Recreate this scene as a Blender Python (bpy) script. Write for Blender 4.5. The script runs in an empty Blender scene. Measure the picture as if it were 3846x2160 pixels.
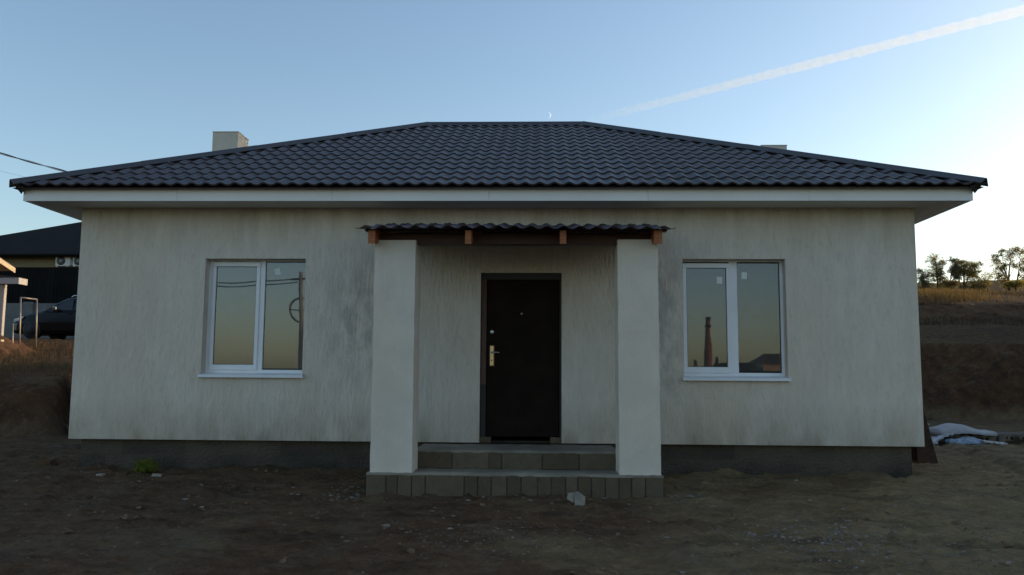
import bpy, bmesh, math, random
import numpy as np
from mathutils import Vector, Matrix, Euler

R = math.radians
rnd = random.Random(7)
nrg = np.random.default_rng(11)
scene = bpy.context.scene
COL = scene.collection

# ------------------------------------------------------------------ camera
cam_data = bpy.data.cameras.new('camera')
cam = bpy.data.objects.new('camera', cam_data)
COL.objects.link(cam)
scene.camera = cam
cam_data.sensor_width = 36.0
cam_data.lens = 29.67
cam_data.clip_start = 0.05
cam_data.clip_end = 20000.0
CAM = Vector((0.6585, -10.9615, 1.20))
_p, _yaw, _roll = 0.10803, -0.034375, 0.006774
_f = Vector((math.sin(_yaw) * math.cos(_p), math.cos(_yaw) * math.cos(_p), math.sin(_p)))
_r = Vector((math.cos(_yaw), -math.sin(_yaw), 0.0))
_u = _r.cross(_f)
_r2 = _r * math.cos(_roll) + _u * math.sin(_roll)
_u2 = _u * math.cos(_roll) - _r * math.sin(_roll)
_m = Matrix((( _r2.x, _u2.x, -_f.x, CAM.x), (_r2.y, _u2.y, -_f.y, CAM.y), (_r2.z, _u2.z, -_f.z, CAM.z), (0, 0, 0, 1)))
cam.matrix_world = _m

# ------------------------------------------------------------------ sky and sun
SUN_AZ, SUN_EL = R(66.0), R(10.0)          # azimuth measured from +Y towards +X
SKY_STRENGTH = 0.15
world = bpy.data.worlds.new('World')
scene.world = world
world.use_nodes = True
wn = world.node_tree
wn.nodes.clear()
w_out = wn.nodes.new('ShaderNodeOutputWorld')
w_bg = wn.nodes.new('ShaderNodeBackground')
w_sky = wn.nodes.new('ShaderNodeTexSky')
w_sky.sky_type = 'NISHITA'
w_sky.sun_disc = False
w_sky.sun_elevation = SUN_EL
w_sky.sun_rotation = SUN_AZ
w_sky.altitude = 100.0
w_sky.air_density = 1.0
w_sky.dust_density = 1.4
w_sky.ozone_density = 1.6
w_bg.inputs['Strength'].default_value = SKY_STRENGTH
wn.links.new(w_sky.outputs[0], w_bg.inputs['Color'])
wn.links.new(w_bg.outputs[0], w_out.inputs['Surface'])

sun_data = bpy.data.lights.new('sun', 'SUN')
sun_data.energy = 1.7
sun_data.angle = R(0.53)
sun_data.color = (1.0, 0.66, 0.34)
sun = bpy.data.objects.new('sun', sun_data)
COL.objects.link(sun)
_sd = Vector((math.sin(SUN_AZ) * math.cos(SUN_EL), math.cos(SUN_AZ) * math.cos(SUN_EL), math.sin(SUN_EL)))
sun.rotation_euler = _sd.to_track_quat('Z', 'Y').to_euler()
sun.location = (60, 20, 30)

scene.view_settings.view_transform = 'Standard'
scene.view_settings.look = 'None'
scene.view_settings.gamma = 1.0
scene.view_settings.exposure = 0.86
scene.view_settings.use_curve_mapping = False
scene.cycles.max_bounces = 8
scene.cycles.transparent_max_bounces = 16
scene.cycles.volume_bounces = 1

# ------------------------------------------------------------------ helpers
def tag(o, label=None, cat=None, group=None, kind=None):
    if label: o['label'] = label
    if cat: o['category'] = cat
    if group: o['group'] = group
    if kind: o['kind'] = kind
    return o


def empty(name, loc, label, cat, group=None):
    o = bpy.data.objects.new(name, None)
    o.location = loc
    o.empty_display_size = 0.2
    COL.objects.link(o)
    return tag(o, label, cat, group)


def attach(o, parent):
    """parent o, whose data is in world coordinates"""
    if parent is None:
        return o
    o.parent = parent
    if parent.type == 'EMPTY':
        o.matrix_parent_inverse = Matrix.Translation(-Vector(parent.location))
    return o


class MB:
    def __init__(s):
        s.v = []; s.f = []; s.sm = []; s.mi = []

    def add(s, verts, faces, smooth=False, mi=0):
        b = len(s.v)
        s.v += [tuple(v) for v in verts]
        for f in faces:
            s.f.append(tuple(b + i for i in f)); s.sm.append(smooth); s.mi.append(mi)
        return s

    def quad(s, a, b, c, d, mi=0):
        return s.add([a, b, c, d], [(0, 1, 2, 3)], mi=mi)

    def box(s, x0, x1, y0, y1, z0, z1, bev=0.0, M=None, mi=0):
        if bev <= 0:
            v = [(x0, y0, z0), (x1, y0, z0), (x1, y1, z0), (x0, y1, z0), (x0, y0, z1), (x1, y0, z1), (x1, y1, z1), (x0, y1, z1)]
            f = [(0, 3, 2, 1), (4, 5, 6, 7), (0, 1, 5, 4), (1, 2, 6, 5), (2, 3, 7, 6), (3, 0, 4, 7)]
        else:
            b = min(bev, (x1 - x0) * .45, (y1 - y0) * .45, (z1 - z0) * .45)
            v = []; f = []
            def ring(z, i):
                return [(x0 + i + b, y0 + i, z), (x1 - i - b, y0 + i, z), (x1 - i, y0 + i + b, z), (x1 - i, y1 - i - b, z),
                        (x1 - i - b, y1 - i, z), (x0 + i + b, y1 - i, z), (x0 + i, y1 - i - b, z), (x0 + i, y0 + i + b, z)]
            rings = [ring(z0, b * .8), ring(z0 + b, 0), ring(z1 - b, 0), ring(z1, b * .8)]
            for r_ in rings: v += r_
            for k in range(3):
                for j in range(8):
                    a = k * 8 + j; c = k * 8 + (j + 1) % 8
                    f.append((a, c, c + 8, a + 8))
            f.append(tuple(range(7, -1, -1))); f.append(tuple(range(24, 32)))
        if M is not None:
            v = [M @ Vector(q) for q in v]
        return s.add(v, f, mi=mi)

    def tube(s, pts, rad, n=8, smooth=True, cap=True, mi=0):
        pts = [Vector(p) for p in pts]
        if not hasattr(rad, '__len__'): rad = [rad] * len(pts)
        v = []; f = []
        t0 = (pts[1] - pts[0]).normalized()
        ref = Vector((0, 0, 1)) if abs(t0.z) < .9 else Vector((1, 0, 0))
        a = t0.cross(ref).normalized()
        for i, p in enumerate(pts):
            if i == 0: t = pts[1] - pts[0]
            elif i == len(pts) - 1: t = pts[-1] - pts[-2]
            else: t = pts[i + 1] - pts[i - 1]
            t = t.normalized()
            a = (a - t * a.dot(t)).normalized()
            b = t.cross(a)
            for j in range(n):
                an = 2 * math.pi * j / n
                v.append(p + (a * math.cos(an) + b * math.sin(an)) * rad[i])
        for i in range(len(pts) - 1):
            for j in range(n):
                k = (j + 1) % n
                f.append((i * n + j, i * n + k, (i + 1) * n + k, (i + 1) * n + j))
        if cap:
            f.append(tuple(range(n - 1, -1, -1)))
            f.append(tuple((len(pts) - 1) * n + j for j in range(n)))
        return s.add(v, f, smooth, mi)

    def prism(s, poly, axis, a0, a1, mi=0, smooth=False):
        """poly: 2-D points; axis 'x': (y,z), 'y': (x,z), 'z': (x,y)"""
        def P(p, a):
            return {'x': (a, p[0], p[1]), 'y': (p[0], a, p[1]), 'z': (p[0], p[1], a)}[axis]
        n = len(poly)
        v = [P(p, a0) for p in poly] + [P(p, a1) for p in poly]
        f = [(i, (i + 1) % n, n + (i + 1) % n, n + i) for i in range(n)]
        s.add(v, f, smooth, mi)
        s.add(v, [tuple(range(n - 1, -1, -1)), tuple(range(n, 2 * n))], False, mi)
        return s

    def build(s, name, mats, parent=None, fix=True):
        me = bpy.data.meshes.new(name)
        me.from_pydata(s.v, [], s.f)
        if not isinstance(mats, (list, tuple)): mats = [mats]
        for m in mats: me.materials.append(m)
        me.polygons.foreach_set('use_smooth', s.sm)
        me.polygons.foreach_set('material_index', s.mi)
        if fix:
            bm = bmesh.new(); bm.from_mesh(me)
            bmesh.ops.recalc_face_normals(bm, faces=bm.faces)
            bm.to_mesh(me); bm.free()
        me.update()
        o = bpy.data.objects.new(name, me)
        COL.objects.link(o)
        return attach(o, parent)


def np_mesh(name, verts, faces, mat, smooth=False, parent=None):
    """verts (n,3), faces (m,k) numpy arrays"""
    me = bpy.data.meshes.new(name)
    k = faces.shape[1]
    me.vertices.add(len(verts)); me.vertices.foreach_set('co', np.ascontiguousarray(verts, dtype=np.float32).ravel())
    me.loops.add(faces.size); me.loops.foreach_set('vertex_index', faces.astype(np.int32).ravel())
    me.polygons.add(len(faces))
    me.polygons.foreach_set('loop_start', np.arange(0, faces.size, k, dtype=np.int32))
    me.polygons.foreach_set('loop_total', np.full(len(faces), k, dtype=np.int32))
    me.polygons.foreach_set('use_smooth', np.full(len(faces), smooth))
    me.update(calc_edges=True)
    me.materials.append(mat)
    o = bpy.data.objects.new(name, me)
    COL.objects.link(o)
    return attach(o, parent)


_perm = np.random.default_rng(3).permutation(512)
_grad = np.random.default_rng(5).uniform(0, 2 * np.pi, 512)
def gnoise(x, y, seed=0):
    xi = np.floor(x).astype(int); yi = np.floor(y).astype(int)
    xf = x - xi; yf = y - yi
    def g(ix, iy, dx, dy):
        h = _grad[_perm[(_perm[(ix + seed * 17) & 511] + iy) & 511]]
        return np.cos(h) * dx + np.sin(h) * dy
    u = xf ** 3 * (xf * (xf * 6 - 15) + 10); w = yf ** 3 * (yf * (yf * 6 - 15) + 10)
    a = g(xi, yi, xf, yf); b = g(xi + 1, yi, xf - 1, yf)
    c = g(xi, yi + 1, xf, yf - 1); d = g(xi + 1, yi + 1, xf - 1, yf - 1)
    return (a + (b - a) * u) + ((c + (d - c) * u) - (a + (b - a) * u)) * w


def fbm(x, y, oct=4, seed=0):
    s = 0; a = 1.0
    for i in range(oct):
        s = s + a * gnoise(x * 2 ** i, y * 2 ** i, seed + i); a *= .5
    return s


# ------------------------------------------------------------------ materials
class NT:
    def __init__(s, name):
        s.m = bpy.data.materials.new(name); s.m.use_nodes = True
        s.t = s.m.node_tree; s.b = s.t.nodes['Principled BSDF']; s.out = s.t.nodes['Material Output']
        s._pos = None

    def node(s, typ, **kw):
        n = s.t.nodes.new(typ)
        for k, v in kw.items(): setattr(n, k, v)
        return n

    def link(s, a, b): s.t.links.new(a, b)

    def pos(s, scale=(1, 1, 1), obj=False):
        if s._pos is None:
            if obj:
                s._pos = s.node('ShaderNodeTexCoord').outputs['Object']
            else:
                s._pos = s.node('ShaderNodeNewGeometry').outputs['Position']
        if scale == (1, 1, 1): return s._pos
        mp = s.node('ShaderNodeMapping'); mp.inputs['Scale'].default_value = scale
        s.link(s._pos, mp.inputs['Vector']); return mp.outputs[0]

    def noise(s, scale=5, detail=4, rough=.55, stretch=(1, 1, 1), lo=.3, hi=.7, obj=False, dist=0.0):
        n = s.node('ShaderNodeTexNoise'); n.inputs['Scale'].default_value = scale
        n.inputs['Detail'].default_value = detail; n.inputs['Roughness'].default_value = rough
        n.inputs['Distortion'].default_value = dist
        s.link(s.pos(stretch, obj), n.inputs['Vector'])
        return s.rng(n.outputs['Fac'], lo, hi)

    def voro(s, scale=10, stretch=(1, 1, 1), feature='F1', lo=0, hi=1):
        n = s.node('ShaderNodeTexVoronoi'); n.feature = feature; n.inputs['Scale'].default_value = scale
        s.link(s.pos(stretch), n.inputs['Vector'])
        return s.rng(n.outputs['Distance'], lo, hi)

    def rng(s, v, lo, hi, a=0., b=1.):
        m = s.node('ShaderNodeMapRange'); m.inputs['From Min'].default_value = lo; m.inputs['From Max'].default_value = hi
        m.inputs['To Min'].default_value = a; m.inputs['To Max'].default_value = b
        s.link(v, m.inputs['Value']); return m.outputs[0]

    def math(s, op, a, b=None):
        m = s.node('ShaderNodeMath', operation=op)
        for i, q in enumerate((a, b)):
            if q is None: continue
            if isinstance(q, (int, float)): m.inputs[i].default_value = q
            else: s.link(q, m.inputs[i])
        return m.outputs[0]

    def mix(s, fac, a, b):
        m = s.node('ShaderNodeMix', data_type='RGBA')
        def put(i, q):
            if isinstance(q, (tuple, list)): m.inputs[i].default_value = tuple(q) + ((1,) if len(q) == 3 else ())
            elif isinstance(q, (int, float)): m.inputs[i].default_value = q
            else: s.link(q, m.inputs[i])
        put(0, fac); put(6, a); put(7, b)
        return m.outputs[2]

    def xyz(s):
        n = s.node('ShaderNodeSeparateXYZ'); s.link(s.pos(), n.inputs[0]); return n.outputs

    def color(s, c):
        if isinstance(c, (tuple, list)): s.b.inputs['Base Color'].default_value = tuple(c) + (1,)
        else: s.link(c, s.b.inputs['Base Color'])
        return s

    def rough(s, r):
        if isinstance(r, (int, float)): s.b.inputs['Roughness'].default_value = r
        else: s.link(r, s.b.inputs['Roughness'])
        return s

    def bump(s, h, dist=.01, strength=1.0):
        b = s.node('ShaderNodeBump'); b.inputs['Distance'].default_value = dist; b.inputs['Strength'].default_value = strength
        s.link(h, b.inputs['Height']); s.link(b.outputs[0], s.b.inputs['Normal']); return s


def simple(name, col, rough=.7, metal=0., var=.25, scale=6, bump=0., spec=None):
    n = NT(name)
    dark = tuple(c * (1 - var) for c in col); light = tuple(min(1, c * (1 + var * .6)) for c in col)
    n.color(n.mix(n.noise(scale, 5), dark, light)).rough(rough)
    n.b.inputs['Metallic'].default_value = metal
    if spec is not None: n.b.inputs['Specular IOR Level'].default_value = spec
    if bump: n.bump(n.noise(scale * 8, 4), bump)
    return n.m


def mat_plaster(name, base, streak=True, stain=True, rough=.92):
    n = NT(name)
    x, y, z = n.xyz()
    dark = tuple(c * .86 for c in base); light = tuple(min(1, c * 1.06) for c in base)
    st = n.noise(1.0, 6, .68, (7, 7, 1.5), .34, .74)          # long vertical rain streaks
    bl = n.noise(.8, 5, .6, (1, 1, .8), .3, .7)
    fine = n.noise(1.0, 3, .65, (24, 24, 5.5), .40, .64)      # trowelled bark grooves
    pit = n.noise(60, 3, .6, (1, 1, 1), .3, .7)
    c = n.mix(st, light, dark) if streak else n.mix(n.noise(2.2, 5), light, dark)
    c = n.mix(n.math('MULTIPLY', bl, .34), c, tuple(b * .72 for b in base))
    warm = n.noise(.55, 4, .6, (1, 1, .6), .42, .66)
    c = n.mix(n.math('MULTIPLY', warm, .35), c, (base[0] * .92, base[1] * .80, base[2] * .62))
    if streak:
        c = n.mix(n.math('MULTIPLY', n.math('MULTIPLY', n.rng(fine, .6, 1.0), n.noise(1.3, 4, lo=.2, hi=.7)), .36), c, tuple(b * .55 for b in base))
    if stain:
        # splashed mud along the lower edge, brown streaks growing stronger towards the top of the wall
        low = n.math('MULTIPLY', n.rng(z, .95, .40), n.noise(2.0, 5, .6, (1.6, 1.6, .7), .25, .75))
        c = n.mix(n.math('MULTIPLY', low, .75), c, (.22, .17, .10))
        top_streak = n.math('MULTIPLY', n.rng(z, 2.75, 3.42), n.noise(1.0, 5, .6, (5, 5, .5), .32, .68))
        c = n.mix(n.math('MULTIPLY', top_streak, .42), c, (.27, .23, .165))
        # grey damp blotches beside the pillars
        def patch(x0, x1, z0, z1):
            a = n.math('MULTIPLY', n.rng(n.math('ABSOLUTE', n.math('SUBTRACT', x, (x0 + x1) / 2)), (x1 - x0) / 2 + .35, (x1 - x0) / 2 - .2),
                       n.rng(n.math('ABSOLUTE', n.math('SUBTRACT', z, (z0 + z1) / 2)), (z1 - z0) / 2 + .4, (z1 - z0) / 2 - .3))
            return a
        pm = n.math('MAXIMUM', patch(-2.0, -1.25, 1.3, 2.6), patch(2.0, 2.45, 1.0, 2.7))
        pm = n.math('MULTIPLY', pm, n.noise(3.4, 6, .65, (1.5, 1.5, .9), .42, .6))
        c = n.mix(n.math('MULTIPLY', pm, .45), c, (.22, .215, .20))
    h = n.math('ADD', n.math('MULTIPLY', fine, .8 if streak else .45), n.math('MULTIPLY', pit, .4))
    n.color(c).rough(rough).bump(h, .008 if streak else .007)
    n.b.inputs['Specular IOR Level'].default_value = .15
    return n.m


M = {}
M['plaster'] = mat_plaster('stucco', (.73, .655, .57))
M['pillar'] = mat_plaster('smooth_render', (.75, .68, .60), streak=False, stain=False)
M['chimney'] = mat_plaster('chimney_render', (.68, .61, .51), streak=False, stain=False)

n = NT('cement_plinth'); x, y, z = n.xyz()
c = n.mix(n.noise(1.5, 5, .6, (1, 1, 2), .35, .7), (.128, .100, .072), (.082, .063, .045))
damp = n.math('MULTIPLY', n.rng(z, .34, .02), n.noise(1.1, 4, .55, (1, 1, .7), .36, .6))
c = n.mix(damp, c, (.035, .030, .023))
blk = n.node('ShaderNodeTexBrick'); blk.inputs['Scale'].default_value = 1.0; blk.inputs['Brick Width'].default_value = .42; blk.inputs['Row Height'].default_value = .19; blk.inputs['Mortar Size'].default_value = 0.0
blk.inputs['Color1'].default_value = (1, 1, 1, 1); blk.inputs['Color2'].default_value = (0, 0, 0, 1)
mpb = n.node('ShaderNodeMapping'); mpb.inputs['Rotation'].default_value = (R(90), 0, 0); n.link(n.pos(), mpb.inputs['Vector']); n.link(mpb.outputs[0], blk.inputs['Vector'])
ghost = n.math('MULTIPLY', n.rng(blk.outputs['Color'], .55, .8), n.noise(.5, 3, lo=.42, hi=.56))
c = n.mix(n.math('MULTIPLY', ghost, .5), c, (.040, .033, .025))
n.color(c).rough(.9).bump(n.math('ADD', n.noise(30, 5), n.noise(6, 5)), .016); M['plinth'] = n.m

n = NT('concrete_block')
oi = n.node('ShaderNodeObjectInfo')
c = n.mix(oi.outputs['Random'], (.110, .078, .046), (.165, .128, .084))
c = n.mix(n.math('MULTIPLY', n.noise(9, 6, .65), .5), c, (.065, .048, .032))
n.color(c).rough(.95).bump(n.noise(55, 5, .7), .006); M['block'] = n.m
M['mortar'] = simple('mortar', (.10, .095, .085), .95, var=.3, scale=14, bump=.004)
n = NT('screed')
c = n.mix(n.noise(4, 6), (.20, .165, .12), (.31, .27, .21))
c = n.mix(n.math('MULTIPLY', n.noise(1.4, 5, lo=.45, hi=.62), .6), c, (.12, .105, .085))
n.color(c).rough(.93).bump(n.noise(40, 5), .006); M['screed'] = n.m

n = NT('graphite_roof_sheet')
oi = n.node('ShaderNodeObjectInfo')
x, y, z = n.xyz()
sheet = n.node('ShaderNodeTexWhiteNoise', noise_dimensions='1D'); n.link(n.math('FLOOR', n.math('DIVIDE', n.math('ADD', x, .31), 1.1)), sheet.inputs['W'])
c = n.mix(n.noise(1.2, 4), (.040, .031, .034), (.058, .046, .048))
c = n.mix(n.math('MULTIPLY', sheet.outputs['Value'], .35), c, (.066, .056, .055))
c = n.mix(n.math('MULTIPLY', n.noise(2.6, 6, .7, lo=.5, hi=.75), .4), c, (.085, .072, .062))
n.color(c).rough(n.math('ADD', n.rng(n.noise(7, 4), 0, 1, .38, .54), n.math('MULTIPLY', sheet.outputs['Value'], .08)))
n.bump(n.noise(45, 2), .0015)
M['tile'] = n.m
M['cap'] = simple('ridge_sheet', (.050, .044, .044), .42, var=.2, scale=3)
M['pvc'] = simple('white_pvc', (.80, .80, .82), .38, var=.06, scale=2)
M['fascia'] = simple('white_fascia_sheet', (.82, .79, .77), .45, var=.08, scale=1.2)
M['soffit'] = simple('soffit_panel', (.62, .60, .57), .55, var=.08, scale=1.5)
M['seal'] = simple('black_gasket', (.015, .015, .015), .6, var=.1)
M['sticker'] = simple('paper_sticker', (.72, .76, .72), .6, var=.05)
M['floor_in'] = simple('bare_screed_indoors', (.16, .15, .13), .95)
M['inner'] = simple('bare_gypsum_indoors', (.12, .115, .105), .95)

n = NT('window_glass')
gl = n.node('ShaderNodeBsdfGlossy'); gl.inputs['Roughness'].default_value = 0.012
gl.inputs['Color'].default_value = (.70, .75, .82, 1)
tr = n.node('ShaderNodeBsdfTransparent'); tr.inputs['Color'].default_value = (.55, .60, .58, 1)
fr = n.node('ShaderNodeFresnel'); fr.inputs['IOR'].default_value = 2.35
mx = n.node('ShaderNodeMixShader')
bp = n.node('ShaderNodeBump'); bp.inputs['Distance'].default_value = .0006; bp.inputs['Strength'].default_value = .5
n.link(n.noise(1.6, 1), bp.inputs['Height']); n.link(bp.outputs[0], gl.inputs['Normal'])
n.link(fr.outputs[0], mx.inputs[0]); n.link(tr.outputs[0], mx.inputs[1]); n.link(gl.outputs[0], mx.inputs[2])
df = n.node('ShaderNodeBsdfDiffuse'); df.inputs['Color'].default_value = (.62, .58, .52, 1)
mx2 = n.node('ShaderNodeMixShader'); n.link(n.rng(n.noise(5, 6, .7), 0, 1, .05, .13), mx2.inputs[0])
n.link(mx.outputs[0], mx2.inputs[1]); n.link(df.outputs[0], mx2.inputs[2]); n.link(mx2.outputs[0], n.out.inputs['Surface']); M['glass'] = n.m

n = NT('stained_timber')
g = n.noise(3, 5, .6, (3, 1.0, 14), .3, .7)
n.color(n.mix(g, (.42, .135, .042), (.24, .075, .026))).rough(.6).bump(g, .002); M['timber'] = n.m
n = NT('dark_stained_timber')
g = n.noise(3, 5, .6, (1.0, 3, 14), .3, .7)
n.color(n.mix(g, (.085, .030, .016), (.045, .017, .010))).rough(.6).bump(g, .002); M['timber_dark'] = n.m
M['door'] = simple('dark_padded_door', (.016, .010, .007), .8, var=.35, scale=4, spec=.12)
M['door_frame'] = simple('dark_steel_frame', (.014, .011, .010), .5, var=.3)
M['jamb'] = simple('raw_brown_jamb', (.14, .075, .055), .8, var=.3, scale=8)
M['brass'] = simple('brass_plate', (.62, .42, .22), .32, metal=.9, var=.15)
M['steel'] = simple('brushed_steel', (.52, .52, .52), .35, metal=.9, var=.1)
M['rust'] = simple('rusted_steel', (.055, .026, .014), .85, var=.5, scale=7, bump=.003)
M['canopy'] = simple('canopy_sheet', (.060, .046, .055), .5, var=.25, scale=3)


# ------------------------------------------------------------------ ground
def ip(v, xs, ys): return np.interp(v, xs, ys)
def sstep(v, a, b):
    t = np.clip((v - a) / (b - a), 0, 1); return t * t * (3 - 2 * t)


def terrain(x, y, detail=True):
    x = np.asarray(x, float); y = np.asarray(y, float)
    yard = np.where(y < 0, np.maximum(.047 * y, -.30), 0.0)
    wob = fbm(x * .45, y * .45, 3, 21) * .55
    yl = y + wob * .8; xl = x + fbm(x * .8 + 9, y * .8, 3, 40) * .22
    left = ip(yl, [5.3, 5.6, 5.95, 6.4, 12, 18, 23, 40, 200, 900], [0, .6, 1.05, 1.2, 1.85, 2.45, 2.7, 3.4, 8, 8])
    back = ip(yl, [11.5, 12.5, 16, 23, 40, 200, 900], [0, 1.9, 2.5, 2.8, 3.6, 10, 10])
    right = ip(y + wob, [16.0, 16.6, 17.5, 22.2, 23.3, 24.3, 32, 60, 90, 110, 300, 900], [0, 1.1, 2.45, 3.55, 3.75, 4.40, 5.55, 8.6, 11.5, 11.8, 11.5, 11.5])
    bl = sstep(-xl - .35 * np.clip(y - 5.5, 0, 5), 8.68, 8.95); br = sstep(x, 7.0, 10.5)
    t = left * bl + back * (1 - bl) * (1 - br) + right * br
    flank = ip(x + wob * 2, [19.5, 22, 28, 40, 120, 600], [0, 3.5, 10.5, 15.5, 18.0, 18.0]) * sstep(y, -12, -2) * (1 - sstep(y, 23, 34) * sstep(-y, -120, -60))  # unseen rise beyond the right edge, added and shaped to shade yard and house
    t = np.maximum(t, flank)
    z = yard + t
    if detail:
        near = np.exp(-np.maximum(0, np.hypot(x, y + 3) - 16) / 20)
        rough_amt = .018 + .05 * sstep(t, .15, .8)
        z = z + fbm(x * .9, y * .9, 3, 2) * .05 * near + fbm(x * 3.3, y * 4.1, 4, 8) * rough_amt * 1.5 * near
        # clods and footprints
        z = z + np.maximum(0, fbm(x * 9 + 3, y * 9, 2, 14) - .14) * .085 * near
        z = z + fbm(x * .08, y * .08, 3, 31) * (1 - near) * .8 * sstep(np.hypot(x, y), 40, 120)
        # wheel ruts at the right-hand side of the yard
        for off in (0.0, 1.55):
            xr = 7.5 + off + .27 * (y - 2.3) * 1.0 + .12 * np.sin(y * .9)
            d = np.abs(x - xr)
            z = z - .055 * np.exp(-(d / .13) ** 2) * sstep(y, -2.5, -.5) * sstep(-y, -9, -6) + .03 * np.exp(-((d - .27) / .1) ** 2) * sstep(y, -2.5, -.5) * sstep(-y, -9, -6)
        # shallow diagonal groove in the foreground
        xg = -.55 + (y + 3.3) * 1.15
        z = z - .045 * np.exp(-((x - xg) / .10) ** 2) * sstep(y, -4.6, -3.9) * sstep(-y, 2.0, 2.6)
    # soil heaped unevenly along the plinth
    z = z + np.maximum(0, fbm(x * 1.1 + 5, y * .6, 3, 77) + .12) * .16 * np.exp(-((y - .12) / .17) ** 2) * sstep(np.abs(x - .37), 1.7, 2.0) * sstep(-np.abs(x), -5.6, -5.2)
    # keep the soil flat under the building and the steps
    inb = sstep(x, -5.6, -5.3) * sstep(-x, -5.6, -5.3) * sstep(y, .16, .4) * sstep(-y, -8.3, -8.0)
    z = z * (1 - inb) + (-.05) * inb
    return z


def axis(dense0, dense1, step, far0, far1, grow=1.09):
    a = list(np.arange(dense0, dense1, step)); s = step
    v = dense0; lo = []
    while v > far0:
        s *= grow; v -= s; lo.append(v)
    s = step; v = a[-1]; hi = []
    while v < far1:
        s *= grow; v += s; hi.append(v)
    return np.array(lo[::-1] + a + hi)


n = NT('yard_soil'); x, y, z = n.xyz()
geo = n.node('ShaderNodeNewGeometry'); sp = n.node('ShaderNodeSeparateXYZ'); n.link(geo.outputs['True Normal'], sp.inputs[0])
n1 = n.noise(.55, 6, .62, lo=.36, hi=.64); n2 = n.noise(2.3, 6, .65, (1, 1.6, 1), .36, .66); n3 = n.noise(14, 5, .7, lo=.3, hi=.72)
soil = n.mix(n2, (.235, .138, .075), (.125, .072, .038))
pale = n.mix(n2, (.43, .315, .165), (.27, .19, .098))
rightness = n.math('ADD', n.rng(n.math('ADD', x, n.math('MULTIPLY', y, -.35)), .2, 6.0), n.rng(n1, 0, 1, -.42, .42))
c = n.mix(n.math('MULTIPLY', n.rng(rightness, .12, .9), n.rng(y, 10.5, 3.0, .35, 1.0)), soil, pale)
c = n.mix(n.math('MULTIPLY', n.noise(.9, 5, .6, (1.3, .7, 1), .54, .7), .55), c, (.22, .175, .118))
clay = n.mix(n2, (.185, .088, .042), (.090, .042, .021))
steep = n.math('MULTIPLY', n.rng(sp.outputs[2], .93, .72), n.rng(z, .15, .6))
c = n.mix(steep, c, clay)
turf = n.mix(n.noise(.5, 5, lo=.35, hi=.65), (.17, .10, .045), (.10, .060, .029))
c = n.mix(n.math('MULTIPLY', n.rng(z, .9, 1.3), n.rng(sp.outputs[2], .78, .93)), c, turf)
c = n.mix(n.math('MULTIPLY', n3, .42), c, (.038, .026, .017))
c = n.mix(n.math('MULTIPLY', n.noise(1.1, 6, .7, (.8, 2.2, 1), .52, .66), .55), c, (.040, .028, .019))
speck = n.math('MULTIPLY', n.voro(26, lo=.20, hi=.08), n.noise(1.6, 4, .6, lo=.52, hi=.62))
c = n.mix(n.math('MULTIPLY', n.noise(5.5, 6, .7, (1, 1.8, 1), .54, .70), .5), c, (.23, .185, .13))
c = n.mix(n.math('MULTIPLY', speck, .6), c, (.30, .27, .22))
n.color(c).rough(.96)
n.b.inputs['Specular IOR Level'].default_value = .12
n.bump(n.math('ADD', n3, n.math('MULTIPLY', n.noise(48, 5, .7), .5)), .035)
M['soil'] = n.m

def axis3(lo, d0, d1, hi, step, step2, grow):
    mid = np.concatenate([np.arange(lo, d0, step2), np.arange(d0, d1, step), np.arange(d1, hi, step2)])
    a = axis(lo, hi, step2, -900, 900, grow)
    return np.concatenate([a[a < lo - 1e-6], mid, a[a > mid[-1] + step2 * .5]])
gx = axis3(-18, -7.5, 9.0, 21, .055, .13, 1.085)
gy = axis3(-6.3, -6.2, 2.0, 26, .05, .11, 1.07)
GX, GY = np.meshgrid(gx, gy)
GZ = terrain(GX, GY)
nx, ny = len(gx), len(gy)
idx = np.arange(nx * ny).reshape(ny, nx)
faces = np.stack([idx[:-1, :-1].ravel(), idx[:-1, 1:].ravel(), idx[1:, 1:].ravel(), idx[1:, :-1].ravel()], 1)
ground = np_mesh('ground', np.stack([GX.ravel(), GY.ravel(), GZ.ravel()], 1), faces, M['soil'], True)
tag(ground, kind='structure')
def gz(x, y): return float(terrain(np.array([x]), np.array([y]))[0])


# ------------------------------------------------------------------ the house
house = empty('plastered_house', (0, 0, 0), 'single storey pale plastered house with dark tile roof and white windows', 'house')
HW, HD = 5.5, 8.18          # half width, depth
ZB, ZT = .387, 3.445        # lower edge of the plaster, soffit
WIN = [(-3.79, -2.45, 1.20, 2.765), (2.50, 3.825, 1.20, 2.772)]
DOOR = (-.127, .93, .375, 2.585)
T_WALL = .42

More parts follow.
